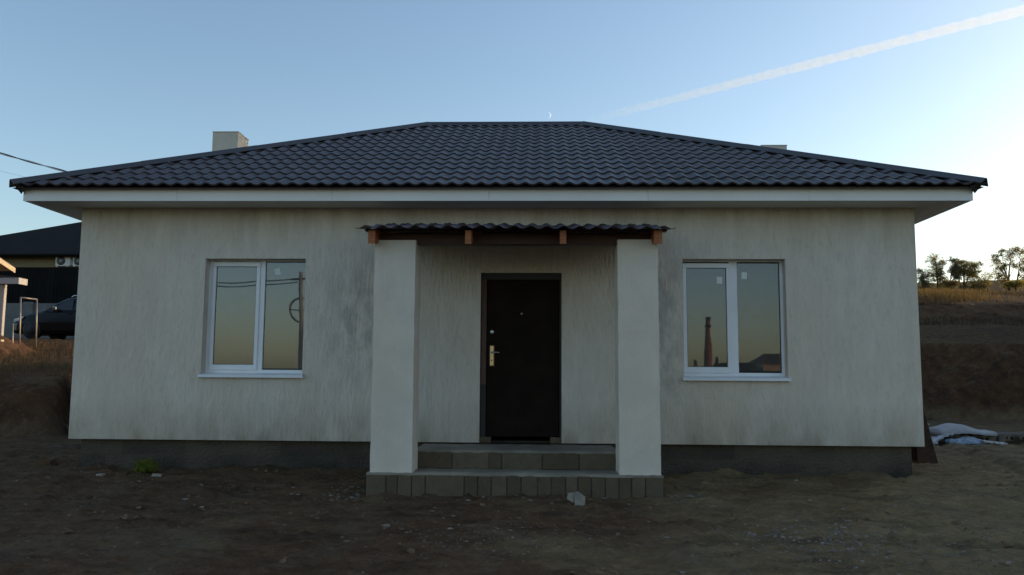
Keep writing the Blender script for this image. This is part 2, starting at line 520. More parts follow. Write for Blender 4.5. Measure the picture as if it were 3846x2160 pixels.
m = MB()
ops = WIN + [DOOR]
xs = sorted({-HW, HW} | {a for o in ops for a in o[:2]})
zs = sorted({ZB, ZT} | {max(ZB, a) for o in ops for a in o[2:]})
for i in range(len(xs) - 1):
    for j in range(len(zs) - 1):
        cx, cz = (xs[i] + xs[i + 1]) / 2, (zs[j] + zs[j + 1]) / 2
        if any(o[0] < cx < o[1] and o[2] < cz < o[3] for o in ops): continue
        m.quad((xs[i], 0, zs[j]), (xs[i + 1], 0, zs[j]), (xs[i + 1], 0, zs[j + 1]), (xs[i], 0, zs[j + 1]))
        m.quad((xs[i], T_WALL, zs[j]), (xs[i + 1], T_WALL, zs[j]), (xs[i + 1], T_WALL, zs[j + 1]), (xs[i], T_WALL, zs[j + 1]), mi=1)
for (x0, x1, z0, z1) in ops:
    z0 = max(z0, ZB)
    m.quad((x0, 0, z0), (x0, T_WALL, z0), (x0, T_WALL, z1), (x0, 0, z1))
    m.quad((x1, 0, z0), (x1, 0, z1), (x1, T_WALL, z1), (x1, T_WALL, z0))
    m.quad((x0, 0, z1), (x0, T_WALL, z1), (x1, T_WALL, z1), (x1, 0, z1))
    m.quad((x0, 0, z0), (x1, 0, z0), (x1, T_WALL, z0), (x0, T_WALL, z0))
for sx in (-1, 1):
    m.quad((sx * HW, 0, ZB), (sx * HW, HD, ZB), (sx * HW, HD, ZT), (sx * HW, 0, ZT))
    m.quad((sx * (HW - .4), T_WALL, ZB), (sx * (HW - .4), HD - .4, ZB), (sx * (HW - .4), HD - .4, ZT), (sx * (HW - .4), T_WALL, ZT), mi=1)
m.quad((-HW, HD, ZB), (HW, HD, ZB), (HW, HD, ZT), (-HW, HD, ZT))
m.quad((-HW, 3.4, ZB), (HW, 3.4, ZB), (HW, 3.4, ZT), (-HW, 3.4, ZT), mi=1)
# lower edge (drip) of the plaster jacket
m.quad((-HW, 0, ZB), (HW, 0, ZB), (HW, .12, ZB), (-HW, .12, ZB))
for sx in (-1, 1): m.quad((sx * HW, .12, ZB), (sx * HW, HD, ZB), (sx * (HW - .14), HD, ZB), (sx * (HW - .14), .12, ZB))
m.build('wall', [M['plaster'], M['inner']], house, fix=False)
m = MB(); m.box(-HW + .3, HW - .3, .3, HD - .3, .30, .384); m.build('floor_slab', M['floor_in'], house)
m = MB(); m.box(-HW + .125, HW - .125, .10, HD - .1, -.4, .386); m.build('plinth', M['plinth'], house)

# eaves
EO = .5
m = MB(); m.box(-HW - EO + .02, HW + EO - .02, -EO + .02, HD + EO - .02, ZT, ZT + .018)
sof = m.build('soffit', M['soffit'], house)
def fascia(x0, x1, y0, y1):
    q = MB()
    q.box(x0, x1, y0, y1, ZT - .008, 3.622)
    q.build('fascia_board', M['fascia'], house)
for k_ in range(6):
    xa_ = -HW - EO + k_ * 2.0
    fascia(xa_ + (.0015 if k_ else 0), xa_ + 2.0 - (.0015 if k_ < 5 else 0), -EO + .0012 * (k_ % 2), -EO + .018)
for sx in (-1, 1):
    q = MB(); q.box(*sorted((sx * (HW + EO + .004), sx * (HW + EO - .05))), -EO - .004, -EO - .0005, ZT - .010, 3.60); q.build('fascia_corner', M['fascia'], house)
fascia(-HW - EO, HW + EO, HD + EO - .018, HD + EO)
fascia(-HW - EO, -HW - EO + .018, -EO + .0185, HD + EO - .0185)
fascia(HW + EO - .018, HW + EO, -EO + .0185, HD + EO - .0185)

# roof: deck, tiles, caps.  Every slope has the same pitch; eave line lies .62 beyond the wall
RO = .62
EX, EY0, EY1 = HW + RO, -RO, HD + RO
RUN = (EY1 - EY0) / 2
ZE = 3.605
ZR = 5.815
TAN = (ZR - ZE) / RUN
ANG = math.atan(TAN); CO, SI = math.cos(ANG), math.sin(ANG)
YR = (EY0 + EY1) / 2; XR = EX - RUN
m = MB()
def dk(x, y, d=.03):
    z = ZE + TAN * min(y - EY0, EY1 - y, x + EX, EX - x) - d
    return (x, y, z)
A, B, C_, D_ = dk(-EX + .02, EY0 + .02), dk(EX - .02, EY0 + .02), dk(EX - .02, EY1 - .02), dk(-EX + .02, EY1 - .02)
E1, E2 = dk(-XR, YR), dk(XR, YR)
m.add([A, B, C_, D_, E1, E2], [(0, 1, 5, 4), (1, 2, 5), (2, 3, 4, 5), (3, 0, 4)])
roof = m.build('roof', M['tile'], house)

WAVE, ROW = .1835, .35
def tile_mesh(bm_):
    """one pressed tile: crest to crest, lower lip at v=0; local axes u (across), v (up the slope), w (normal)"""
    NS = 8
    def prof(t): return .030 * (.5 + .5 * math.cos(2 * math.pi * t)) ** 1.35
    lo = []; lo2 = []; up = []; ris = []
    for i in range(NS + 1):
        t = i / NS; u = t * WAVE; p = prof(t)
        lo.append(bm_.verts.new((u, 0.0, p + .018)))
        up.append(bm_.verts.new((u, ROW + .012, p + .0005)))
        lo2.append(bm_.verts.new((u, 0.0, p + .018)))
        ris.append(bm_.verts.new((u, .004, p - .004)))
    for i in range(NS):
        f = bm_.faces.new((lo[i], lo[i + 1], up[i + 1], up[i])); f.smooth = True
        f = bm_.faces.new((ris[i], ris[i + 1], lo2[i + 1], lo2[i])); f.smooth = True


def slope_matrix(kind):
    if kind == 'front': o, u, v = Vector((-EX, EY0, ZE)), Vector((1, 0, 0)), Vector((0, CO, SI))
    if kind == 'back': o, u, v = Vector((EX, EY1, ZE)), Vector((-1, 0, 0)), Vector((0, -CO, SI))
    if kind == 'left': o, u, v = Vector((-EX, EY1, ZE)), Vector((0, -1, 0)), Vector((CO, 0, SI))
    if kind == 'right': o, u, v = Vector((EX, EY0, ZE)), Vector((0, 1, 0)), Vector((-CO, 0, SI))
    w = u.cross(v)
    return Matrix(((u.x, v.x, w.x, o.x), (u.y, v.y, w.y, o.y), (u.z, v.z, w.z, o.z), (0, 0, 0, 1)))


bm = bmesh.new(); tile_mesh(bm)
tile_data = bpy.data.meshes.new('tile'); bm.to_mesh(tile_data); bm.free(); tile_data.materials.append(M['tile'])
field = bmesh.new()
n_tile = 0
SL = RUN / CO
for kind in ('front', 'left', 'right', 'back'):
    MS = slope_matrix(kind)
    LEN = 2 * EX if kind in ('front', 'back') else EY1 - EY0
    rows = int(SL / ROW) + 1
    ncol = int(LEN / WAVE) + 1
    u_off = (LEN - ncol * WAVE) / 2
    for r_ in range(rows):
        for k in range(ncol):
            u0 = u_off + k * WAVE; v0 = r_ * ROW
            h0 = v0 * CO; h1 = min((v0 + ROW), SL) * CO
            if u0 + WAVE <= h0 + .01 or u0 >= LEN - h0 - .01: continue
            clip = u0 < h1 or u0 + WAVE > LEN - h1 or v0 + ROW > SL
            single = kind == 'front' and n_tile < 300
            T = MS @ Matrix.Translation((u0, v0, 0))
            if not clip and single:
                o = bpy.data.objects.new('tile', tile_data); o.matrix_world = T
                COL.objects.link(o); o.parent = roof; n_tile += 1
                continue
            b2 = bmesh.new(); tile_mesh(b2)
            if clip:
                # clip against both hips and the ridge, in slope coordinates
                for pn, pp in (((1, -CO, 0), (0, 0, 0)), ((-1, -CO, 0), (LEN, 0, 0)), ((0, -1, 0), (0, SL, 0))):
                    nn = Vector(pn).normalized()
                    p2 = Vector(pp) - Vector((u0, v0, 0))
                    bmesh.ops.bisect_plane(b2, geom=b2.verts[:] + b2.edges[:] + b2.faces[:], plane_co=p2, plane_no=nn, clear_inner=True)
            if len(b2.faces):
                if single:
                    me = bpy.data.meshes.new('tile'); b2.to_mesh(me); me.materials.append(M['tile'])
                    o = bpy.data.objects.new('tile', me); o.matrix_world = T
                    COL.objects.link(o); o.parent = roof; n_tile += 1
                else:
                    bmesh.ops.transform(b2, matrix=T, verts=b2.verts[:])
                    me = bpy.data.meshes.new('tmp'); b2.to_mesh(me); field.from_mesh(me); bpy.data.meshes.remove(me)
            b2.free()
me = bpy.data.meshes.new('tile_field'); field.to_mesh(me); field.free(); me.materials.append(M['tile'])
o = bpy.data.objects.new('tile_field', me); COL.objects.link(o); o.parent = roof; tag(o, kind='stuff')

def cap_run(p0, p1, name):
    """folded ridge sheet: two flanges and a rounded spine, in overlapping lengths"""
    p0, p1 = Vector(p0), Vector(p1); d = (p1 - p0); L = d.length; d.normalize()
    side = d.cross(Vector((0, 0, 1))).normalized(); up = side.cross(d)
    drop = .30 if name == 'hip_cap' else TAN
    prof = [(-.125, .036 - .125 * drop), (-.085, .05 - .075 * drop), (-.05, .052), (-.026, .072), (0, .080), (.026, .072), (.05, .052), (.085, .05 - .075 * drop), (.125, .036 - .125 * drop)]
    prof2 = [(a * .97, b - .008) for a, b in prof]
    k = max(1, int(round(L / 1.95)))
    q = MB()
    for i in range(k):
        a, b = L * i / k - (.06 if i else 0), L * (i + 1) / k
        lift = .003 * (i % 2)
        n_ = len(prof)
        vs = []
        for s_ in (a, b):
            for pr, dz in ((prof, lift), (prof2, lift)):
                vs += [p0 + d * s_ + side * u_ + up * (w_ + dz) for u_, w_ in pr]
        fs = []
        for j in range(n_ - 1):
            fs.append((j, j + 1, 2 * n_ + j + 1, 2 * n_ + j))
            fs.append((n_ + j, 3 * n_ + j, 3 * n_ + j + 1, n_ + j + 1))
            fs.append((j, n_ + j, n_ + j + 1, j + 1)); fs.append((2 * n_ + j, 2 * n_ + j + 1, 3 * n_ + j + 1, 3 * n_ + j))
        q.add(vs, fs)
    return q.build(name, M['cap'], roof)


ez = ZE + .0
cap_run((-EX + .015, EY0 + .015, ZE + .012), (-XR, YR, ZR), 'hip_cap')
cap_run((EX - .015, EY0 + .015, ZE + .012), (XR, YR, ZR), 'hip_cap')
cap_run((-EX - .02, EY1 + .02, ZE - .005), (-XR, YR, ZR), 'hip_cap')
cap_run((EX + .02, EY1 + .02, ZE - .005), (XR, YR, ZR), 'hip_cap')
cap_run((-XR, YR, ZR), (XR, YR, ZR), 'ridge_cap')
# dark end plates where the hips meet the eave corners
for sx in (-1, 1):
    q = MB()
    tip = Vector((sx * (EX - .005), EY0 + .005, ZE + .068))
    q.add([tip, (sx * (EX - .20), EY0 + .01, ZE - .02), (sx * (EX - .10), EY0 + .10, ZE - .085), (sx * (EX - .01), EY0 + .20, ZE - .02), (sx * (EX - .12), EY0 + .12, ZE + .05)],
          [(0, 1, 2), (0, 2, 3), (0, 3, 4), (0, 4, 1), (1, 4, 3, 2)])
    q.build('hip_end_plate', M['cap'], roof)
# roof-line chimneys
def chimney(x0, x1, y0, y1, zt, zb, label):
    q = MB(); q.box(x0, x1, y0, y1, zb, zt - .012)
    q.box(x0 - .008, x1 + .008, y0 - .008, y1 + .008, zt - .012, zt)
    o = q.build('chimney', M['chimney'], roof); o['label'] = label
chimney(-5.23, -4.77, 3.6, 4.13, 5.58, 4.0, 'square rendered chimney on the left slope')
chimney(4.51, 4.95, 3.6, 4.10, 5.305, 4.0, 'low rendered chimney behind the right hip')

# windows
def window(x0, x1, g1, g2, ztop, stickers, label):
    w = MB()
    F0, F1 = .145, .205
    w.box(x0 - .03, x1 + .03, F0, F1, 1.24, 1.30, .004); w.box(x0 - .03, x1 + .03, F0, F1, ztop - .02, ztop + .04, .004)
    xa = x0 - .03; xb = x1 + .04
    w.box(xa, g1[0] - .045, F0 + .001, F1, 1.30, ztop - .02, .004)
    w.box(g2[1], xb, F0 + .001, F1, 1.30, ztop - .02, .004)
    w.box(g1[1] + .035, g2[0], F0 + .001, F1, 1.30, ztop - .02, .004)
    win = w.build('window', M['pvc'], house); win['label'] = label
    s = MB(); S0, S1 = .128, .190
    s.box(g1[0] - .05, g1[1] + .05, S0, S1, 1.295, g1[2], .005); s.box(g1[0] - .05, g1[1] + .05, S0, S1, g1[3], g1[3] + .062, .005)
    s.box(g1[0] - .05, g1[0], S0 + .0005, S1, g1[2], g1[3], .005); s.box(g1[1], g1[1] + .05, S0 + .0005, S1, g1[2], g1[3], .005)
    s.build('sash', M['pvc'], win)
    for (a, b, c, d), yy in ((g1, .150), (g2, .172)):
        q = MB(); t = .006
        q.box(a - .004, b + .004, yy - .004, yy + .004, c - .004, c + t); q.box(a - .004, b + .004, yy - .004, yy + .004, d - t, d + .004)
        q.box(a - .004, a + t, yy - .004, yy + .004, c + t, d - t); q.box(b - t, b + .004, yy - .004, yy + .004, c + t, d - t)
        q.build('gasket', M['seal'], win)
        q = MB(); q.quad((a, yy, c), (b, yy, c), (b, yy, d), (a, yy, d)); q.build('pane', M['glass'], win, fix=False)
    for (sx, sz, wd, ht, rot, yy) in stickers:
        MM = Matrix.Translation((sx, yy - .003, sz)) @ Matrix.Rotation(rot, 4, 'Y')
        q = MB(); q.box(-wd / 2, wd / 2, -.0008, .0008, -ht / 2, ht / 2, M=MM); q.build('sticker', M['sticker'], win)
    q = MB()
    poly = [(.16, 1.262), (-.045, 1.232), (-.052, 1.226), (-.052, 1.196), (-.046, 1.196), (-.046, 1.222), (.16, 1.252)]
    q.prism(poly, 'x', x0 - .012, x1 + .012)
    for xx in (x0 - .018, x1 + .012): q.prism([(.10, 1.275), (-.05, 1.246), (-.056, 1.190), (-.02, 1.198), (.10, 1.24)], 'x', xx, xx + .006)
    q.build('sill', M['pvc'], win)

window(*WIN[0][:2], (-3.69, -3.145, 1.365, 2.675), (-3.03, -2.42, 1.312, 2.74), 2.765, [(-2.872, 2.612, .078, .095, -.18, .172)],
       'white window left of the porch with one paper sticker')
window(*WIN[1][:2], (2.57, 3.09, 1.372, 2.672), (3.235, 3.79, 1.32, 2.742), 2.772, [(3.005, 2.51, .074, .09, .03, .150), (3.335, 2.575, .074, .092, .05, .172)],
       'white window right of the porch with two paper stickers')

# door
m = MB()
m.box(-.127, -.118, .035, .16, .46, 2.585)
dj = m.build('door_jamb', M['door_frame'], house)
m = MB(); m.box(-.117, -.052, .055, .12, 1.13, 2.50, .004); q = m.build('jamb_strip', M['jamb'], dj)
m = MB(); m.box(-.1175, -.052, .056, .12, .46, 1.129); m.box(-.1175, .93, .056, .12, 2.501, 2.584); m.box(.905, .929, .05, .12, .46, 2.50)
m.build('door_frame', M['door_frame'], dj)
m = MB()
m.box(-.050, .903, .062, .115, .458, 2.498, .012)
door = m.build('door', M['door'], house)
m = MB(); m.box(-.010, .054, .038, .064, 1.362, 1.638, .014); m.build('handle_plate', M['brass'], door)
m = MB(); m.tube([(.020, .04, 1.545), (.020, -.005, 1.545), (.035, -.015, 1.545), (.125, -.015, 1.540)], [.011, .011, .010, .008], 8); m.build('door_handle', M['steel'], door)
m = MB(); m.tube([(.022, .064, 1.81), (.022, .050, 1.81), (.022, .046, 1.81)], [.027, .027, .02], 14); m.build('lock_rose', M['steel'], door)
m = MB(); m.tube([(.022, .040, 1.44), (.022, .034, 1.44)], [.011, .010], 10); m.build('keyhole', M['seal'], door)
m = MB(); m.tube([(.41, .055, 2.05), (.41, .047, 2.05)], [.016, .013], 10); m.build('peephole', M['brass'], door)
for a, b in ((-.127, .022), (.785, .928)):
    m = MB(); m.box(a, b, .03, .2, .37, .457, .006); m.build('threshold_block', M['block'], house)

# porch: steps of concrete blocks
def step(seams, yf, yb, z0, z1, x0, x1, ztread):
    q = MB(); q.box(x0 + .012, x1 - .012, yf + .014, yb, z0, z1 - .002)
    st = q.build('step', M['mortar'], house)
    for i in range(len(seams) - 1):
        a, b = seams[i] + .004, seams[i + 1] - .004
        dy = rnd.uniform(-.006, .006); dz = rnd.uniform(-.006, 0)
        q = MB(); q.box(a, b, yf + dy, yf + .2, z0, z1 + dz, .006); q.build('block', M['block'], st)
    # uneven screed on top
    q = MB(); nx_ = int((x1 - x0) / .06); pts = []
    ys = np.linspace(yf + .004, yb, 8)
    rows_ = []
    for j, yy in enumerate(ys):
        rows_.append([(x0 + (x1 - x0) * i / nx_, yy + (rnd.uniform(-.008, .008) if j == 0 else 0), ztread + rnd.uniform(-.004, .004)) for i in range(nx_ + 1)])
    base_ = [(p[0], p[1], z1 - .012) for p in rows_[0]]
    vs = base_ + [p for r_ in rows_ for p in r_]
    N_ = nx_ + 1
    fs = [(j * N_ + i, j * N_ + i + 1, (j + 1) * N_ + i + 1, (j + 1) * N_ + i) for j in range(len(rows_)) for i in range(nx_)]
    q.add(vs, fs, True); q.build('tread', M['screed'], st, fix=False)
step([-1.27, -1.05, -.92, -.76, -.61, -.18, -.03, .12, .29, .45, .63, .78, .94, 1.07, 1.22, 1.37, 1.52, 1.66, 1.81, 2.01], -1.5, .12, -.25, .142, -1.27, 2.01, .157)
step([-.83, -.37, .06, .21, .68, 1.11, 1.57], -.99, .12, .158, .352, -.83, 1.57, .367)

# pillars with a hand-rendered, slightly uneven surface
def pillar(x0, x1, y0, y1, z0, z1, dx):
    b2 = bmesh.new()
    NZ, NX = 46, 7
    ring = []
    def P(i, z):
        t = i / NX
        per = [(x0, y0), (x1, y0), (x1, y1), (x0, y1)]
        s_, k = divmod(i, NX)
        a, b = Vector(per[s_ % 4]), Vector(per[(s_ + 1) % 4])
        return a.lerp(b, k / NX)
    for j in range(NZ + 1):
        z = z0 + (z1 - z0) * j / NZ
        row = []
        for i in range(4 * NX):
            p = P(i, z)
            cx, cy = (x0 + x1) / 2, (y0 + y1) / 2
            corner = i % NX == 0
            k = 1 - (.012 if corner else 0) + float(fbm(np.array([p.x * 3 + z * 1.1 + 7]), np.array([z * 4 + p.y * 3]), 3, 50)[0]) * .030
            row.append(b2.verts.new((cx + (p.x - cx) * k + dx * (z - z0), cy + (p.y - cy) * k, z)))
        ring.append(row)
    for j in range(NZ):
        for i in range(4 * NX):
            k = (i + 1) % (4 * NX)
            f = b2.faces.new((ring[j][i], ring[j][k], ring[j + 1][k], ring[j + 1][i])); f.smooth = False
    b2.faces.new(ring[-1])
    me = bpy.data.meshes.new('pillar'); b2.to_mesh(me); b2.free(); me.materials.append(M['pillar'])
    o = bpy.data.objects.new('pillar', me); COL.objects.link(o); attach(o, house); return o
pillar(-1.242, -.768, -1.45, -1.0, .150, 2.775, -.003)
pillar(1.530, 1.990, -1.45, -1.0, .150, 2.785, -.002)
# spilled mortar collars at the pillar feet
# canopy over the porch
m = MB()
SX0, SX1, SY0, SY1 = -1.41, 2.14, -1.76, -.004
def sz(y_): return 2.845 + .2 * (y_ + 1.75)
NU = int((SX1 - SX0) / .1835 * 10)
rows_ = []
yrows = [SY0]
for k in range(5):
    yrows += [SY0 + .35 * (k + 1) - .006, SY0 + .35 * (k + 1)]
yrows = [v for v in yrows if v < SY1] + [SY1]
vs = []; fs = []
for j, yy in enumerate(yrows):
    stepz = .016 * (1 - ((yy - SY0) % .35) / .35)
    for i in range(NU + 1):
        u = (SX1 - SX0) * i / NU
        w_ = .034 * (.5 + .5 * math.cos(2 * math.pi * (u / .1835 + .35))) ** 1.2
        bend = -.05 * math.exp(-((u - 0) / .10) ** 2) * 0
        vs.append((SX0 + u, yy + .010 * math.sin(u * 2.1), sz(yy) + w_ + stepz + .006 * math.sin(u * 1.7)))
N_ = NU + 1
for j in range(len(yrows) - 1):
    for i in range(NU): fs.append((j * N_ + i, j * N_ + i + 1, (j + 1) * N_ + i + 1, (j + 1) * N_ + i))
m.add(vs, fs, True)
m.add([(v[0], v[1] + .002, v[2] - .006) for v in vs], [tuple(reversed(f)) for f in fs], True)
b0 = len(vs)
m.f += [(i, i + 1, b0 + i + 1, b0 + i) for i in range(NU)]; m.sm += [False] * NU; m.mi += [0] * NU
can = m.build('canopy', M['canopy'], house, fix=False)
for (a, b) in ((-1.285, -1.205), (-.192, -.122), (.87, .94), (1.915, 2.005)):
    q = MB()
    poly = [(-1.65, sz(-1.65) - .012 - .152), (-1.65, sz(-1.65) - .012), (-.005, sz(-.005) - .012), (-.005, sz(-.005) - .012 - .152)]
    q.prism(poly, 'x', a, b); q.build('rafter', M['timber'], can)
q = MB(); q.box(-1.262, 1.985, -1.36, -1.24, 2.742, 2.868, .004); q.build('beam', M['timber_dark'], can)
q = MB(); q.box(-1.262, 1.985, -.06, -.003, 2.95, 3.10, .004); q.build('wall_plate', M['timber_dark'], can)
for (a, b) in ((-1.40, -1.0), (-.7, -.4), (-.2, .2)):
    q = MB(); q.box(-1.38, 2.10, a + .02, a + .12, sz(a + .07) - .034, sz(a + .07) - .011); q.build('batten', M['timber_dark'], can)
# pipe stub on the right flank wall
q = MB(); q.tube([(5.48, .9, .82), (5.64, .9, .82)], .022, 10); q.build('pipe_stub', M['pvc'], house)

# ------------------------------------------------------------------ things round the house
M['stone'] = simple('broken_white_block', (.30, .265, .23), .95, var=.25, scale=12, bump=.004)
M['chip'] = simple('pale_rubble', (.21, .18, .145), .95, var=.35, scale=16)
M['clod'] = simple('loose_soil', (.165, .10, .056), .97, var=.5, scale=9)
M['gravel'] = simple('grey_gravel', (.21, .175, .145), .9, var=.5, scale=20)

def rock_verts(rng_, sx, sy, sz_):
    base = [(-1, -1, 0), (1, -1, 0), (1.1, .9, 0), (-.9, 1, 0), (-.7, -.8, 1), (.8, -.7, .8), (.7, .8, 1.1), (-.8, .6, .7)]
    return np.array([((p[0] + rng_.uniform(-.3, .3)) * sx, (p[1] + rng_.uniform(-.3, .3)) * sy, max(-.2, p[2] + rng_.uniform(-.25, .25)) * sz_ - .15 * sz_) for p in base])
ROCK_F = np.array([(0, 3, 2, 1), (4, 5, 6, 7), (0, 1, 5, 4), (1, 2, 6, 5), (2, 3, 7, 6), (3, 0, 4, 7)])

def rocks(name, pts, smin, smax, mat, flat=.6, seed=1):
    rg = random.Random(seed); V = []; F = []
    for i, (px, py) in enumerate(pts):
        s_ = rg.uniform(smin, smax) * (.5 + rg.random() ** 3 * 1.0)
        v = rock_verts(rg, s_, s_ * rg.uniform(.6, 1.1), s_ * flat * rg.uniform(.6, 1.3))
        a = rg.uniform(0, 6.28); ca, sa = math.cos(a), math.sin(a)
        v = np.stack([v[:, 0] * ca - v[:, 1] * sa + px, v[:, 0] * sa + v[:, 1] * ca + py, v[:, 2]], 1)
        V.append(v); F.append(ROCK_F + 8 * i)
    P_ = np.array(pts); Z = terrain(P_[:, 0], P_[:, 1])
    V = np.concatenate([v + np.array([0, 0, z_]) for v, z_ in zip(V, Z)])
    return np_mesh(name, V, np.concatenate(F), mat)

rg = random.Random(3)
pts = []
while len(pts) < 260:
    px, py = rg.gauss(3.15, .42), rg.gauss(-3.45, .34); pts.append((px, py))
for k in range(160): pts.append((rg.uniform(1.5, 5), rg.uniform(-4.6, -1.7)))
tag(rocks('gravel', pts, .007, .020, M['gravel'], seed=4), 'grey gravel scattered over the soil right of the porch', 'gravel', kind='stuff')
pts = []
for k in range(80): pts.append((rg.uniform(-1.75, 2.4), -1.56 - abs(rg.gauss(0, .14))))
for k in range(110): pts.append((2.05 + abs(rg.gauss(0, .20)), rg.uniform(-1.75, -.9)))
for k in range(120): pts.append((-1.33 - abs(rg.gauss(0, .22)), rg.uniform(-1.85, -1.0)))
for k in range(110): pts.append((rg.uniform(-6.5, 3.5), rg.uniform(-4.7, -.3)))
for k in range(60): pts.append((rg.gauss(.0, .5), rg.gauss(-3.2, .35)))
for k in range(60): pts.append((rg.uniform(5, 11), rg.uniform(-2, 10)))
tag(rocks('mortar_crumbs', pts, .006, .019, M['chip'], .4, seed=5), 'pale mortar crumbs littering the soil round the porch steps', 'rubble', kind='stuff')
pts = []
for k in range(2400):
    px, py = rg.uniform(-7.5, 8.5), -5.0 + 5.2 * rg.random() ** 1.2
    if float(_perm[int((px + 20) * 3) * 7 % 512 ^ int((py + 20) * 3) % 512]) < 300: pts.append((px, py))
tag(rocks('soil_clods', pts, .008, .024, M['clod'], .75, seed=6), 'loose crumbs and clods of soil covering the yard', 'soil', kind='stuff')
pts = [(rg.gauss(3.15, .5), rg.gauss(-3.45, .38)) for k in range(1300)] + [(rg.gauss(.3, .6), rg.gauss(-3.6, .4)) for k in range(500)]
tag(rocks('fine_gravel', pts, .004, .011, M['gravel'], seed=14), 'fine grey grit spread thinly in two patches before the porch', 'gravel', kind='stuff')
# larger pale chips, each a thing
chips = [(-3.05, -.95), (-3.25, -1.15), (-2.62, -1.30), (-1.62, -.75), (-4.2, -2.0), (-3.1, -1.95), (-2.75, -2.35), (-3.95, -2.45), (-1.95, -1.75), (-2.05, -1.62),
         (-.75, -3.1), (.55, -1.75), (-.1, -1.9), (-5.1, -.35), (-6.3, -.3), (3.75, -.42), (6.35, .15), (6.9, .9), (6.75, 2.6), (2.45, -2.0), (1.35, -3.2), (-1.05, -3.55), (-.95, -3.75), (-2.2, -3.1), (2.3, -1.5)]
for i, (px, py) in enumerate(chips):
    rg2 = random.Random(100 + i); s_ = rg2.uniform(.013, .030)
    v = rock_verts(rg2, s_ * rg2.uniform(1, 1.5), s_, s_ * .5)
    o = np_mesh('rubble_chip', v, ROCK_F, M['chip']); o.location = (px, py, gz(px, py)); o.rotation_euler = (0, 0, rg2.uniform(0, 6))
    tag(o, 'small pale rubble chip lying loose on the dirt of the yard', 'rubble', 'pale rubble chips scattered over the yard')
# broken block in front of the steps
ch = empty('broken_block', (1.06, -1.92, gz(1.06, -1.92)), 'white broken block standing on the dirt before the porch steps', 'block')
g0 = gz(1.06, -1.92)
q = MB(); q.add([(1.02, -1.98, g0 - .02), (1.12, -2.0, g0 - .02), (1.13, -1.9, g0 - .02), (1.03, -1.88, g0 - .02), (1.005, -1.97, g0 + .125), (1.055, -1.99, g0 + .13), (1.125, -1.99, g0 + .085), (1.13, -1.90, g0 + .08), (1.05, -1.88, g0 + .13)],
                [(3, 2, 1, 0), (0, 1, 6, 5, 4), (1, 2, 7, 6), (2, 3, 8, 7), (3, 0, 4, 8), (4, 5, 8), (5, 6, 7, 8)]); q.build('chunk', M['stone'], ch)
q = MB(); q.add([(.935, -1.96, g0 + .06), (1.005, -1.975, g0 + .02), (1.01, -1.90, g0 + .02), (.95, -1.89, g0 + .07), (.95, -1.955, g0 + .12), (1.004, -1.97, g0 + .12), (1.0, -1.9, g0 + .12)],
                [(0, 1, 5, 4), (1, 2, 6, 5), (2, 3, 6), (3, 0, 4), (4, 5, 6), (3, 4, 6), (0, 3, 2, 1)]); q.build('spur', M['stone'], ch)
# red-brown stone beside the weed
for (px, py, s_, lab) in ((-4.02, -.62, .055, 'reddish stone half buried right beside the yellow green weed'), (-4.75, -.55, .045, 'flat reddish stone lying left of the yellow green weed')):
    o = np_mesh('stone', rock_verts(random.Random(int(px * 9)), s_, s_ * .8, s_ * .7), ROCK_F, M['stone']); o.location = (px, py, gz(px, py)); tag(o, lab, 'stone')
for (px, py, s_, lab) in ((-6.05, .5, .10, 'dark soil clod on the ground left of the house corner'), (-4.55, -.42, .07, 'dark soil clod against the plinth under the left window')):
    o = np_mesh('clod', rock_verts(random.Random(int(px * 7)), s_, s_ * .8, s_ * .7), ROCK_F, M['soil']); o.location = (px, py, gz(px, py)); tag(o, lab, 'clod')

# ---- vegetation helpers
def leafmat(name, a, b, trans=.35):
    n = NT(name)
    oi = n.noise(3.0, 3, lo=.3, hi=.7)
    c = n.mix(oi, a, b)
    n.color(c).rough(.75)
    n.b.inputs['Specular IOR Level'].default_value = .2
    tl = n.node('ShaderNodeBsdfTranslucent'); n.link(c, tl.inputs['Color'])
    mx = n.node('ShaderNodeMixShader'); mx.inputs[0].default_value = trans
    n.link(n.b.outputs[0], mx.inputs[1]); n.link(tl.outputs[0], mx.inputs[2]); n.link(mx.outputs[0], n.out.inputs['Surface'])
    return n.m
M['weed'] = leafmat('weed_leaf', (.20, .22, .035), (.13, .16, .03))
M['dry'] = leafmat('dry_grass', (.17, .115, .055), (.075, .055, .032), .35)
M['dull'] = leafmat('dull_hill_grass', (.105, .072, .036), (.055, .041, .025), .3)
M['gold'] = leafmat('golden_grass', (.26, .165, .05), (.15, .10, .04), .4)
M['bark'] = simple('bark', (.050, .040, .030), .95, var=.4, scale=3)
M['leaf_a'] = leafmat('autumn_leaf_olive', (.34, .27, .075), (.22, .19, .055), .75)
M['leaf_b'] = leafmat('autumn_leaf_grey', (.21, .19, .10), (.15, .14, .075), .72)
M['leaf_c'] = leafmat('autumn_leaf_pale', (.34, .30, .12), (.26, .22, .09), .72)

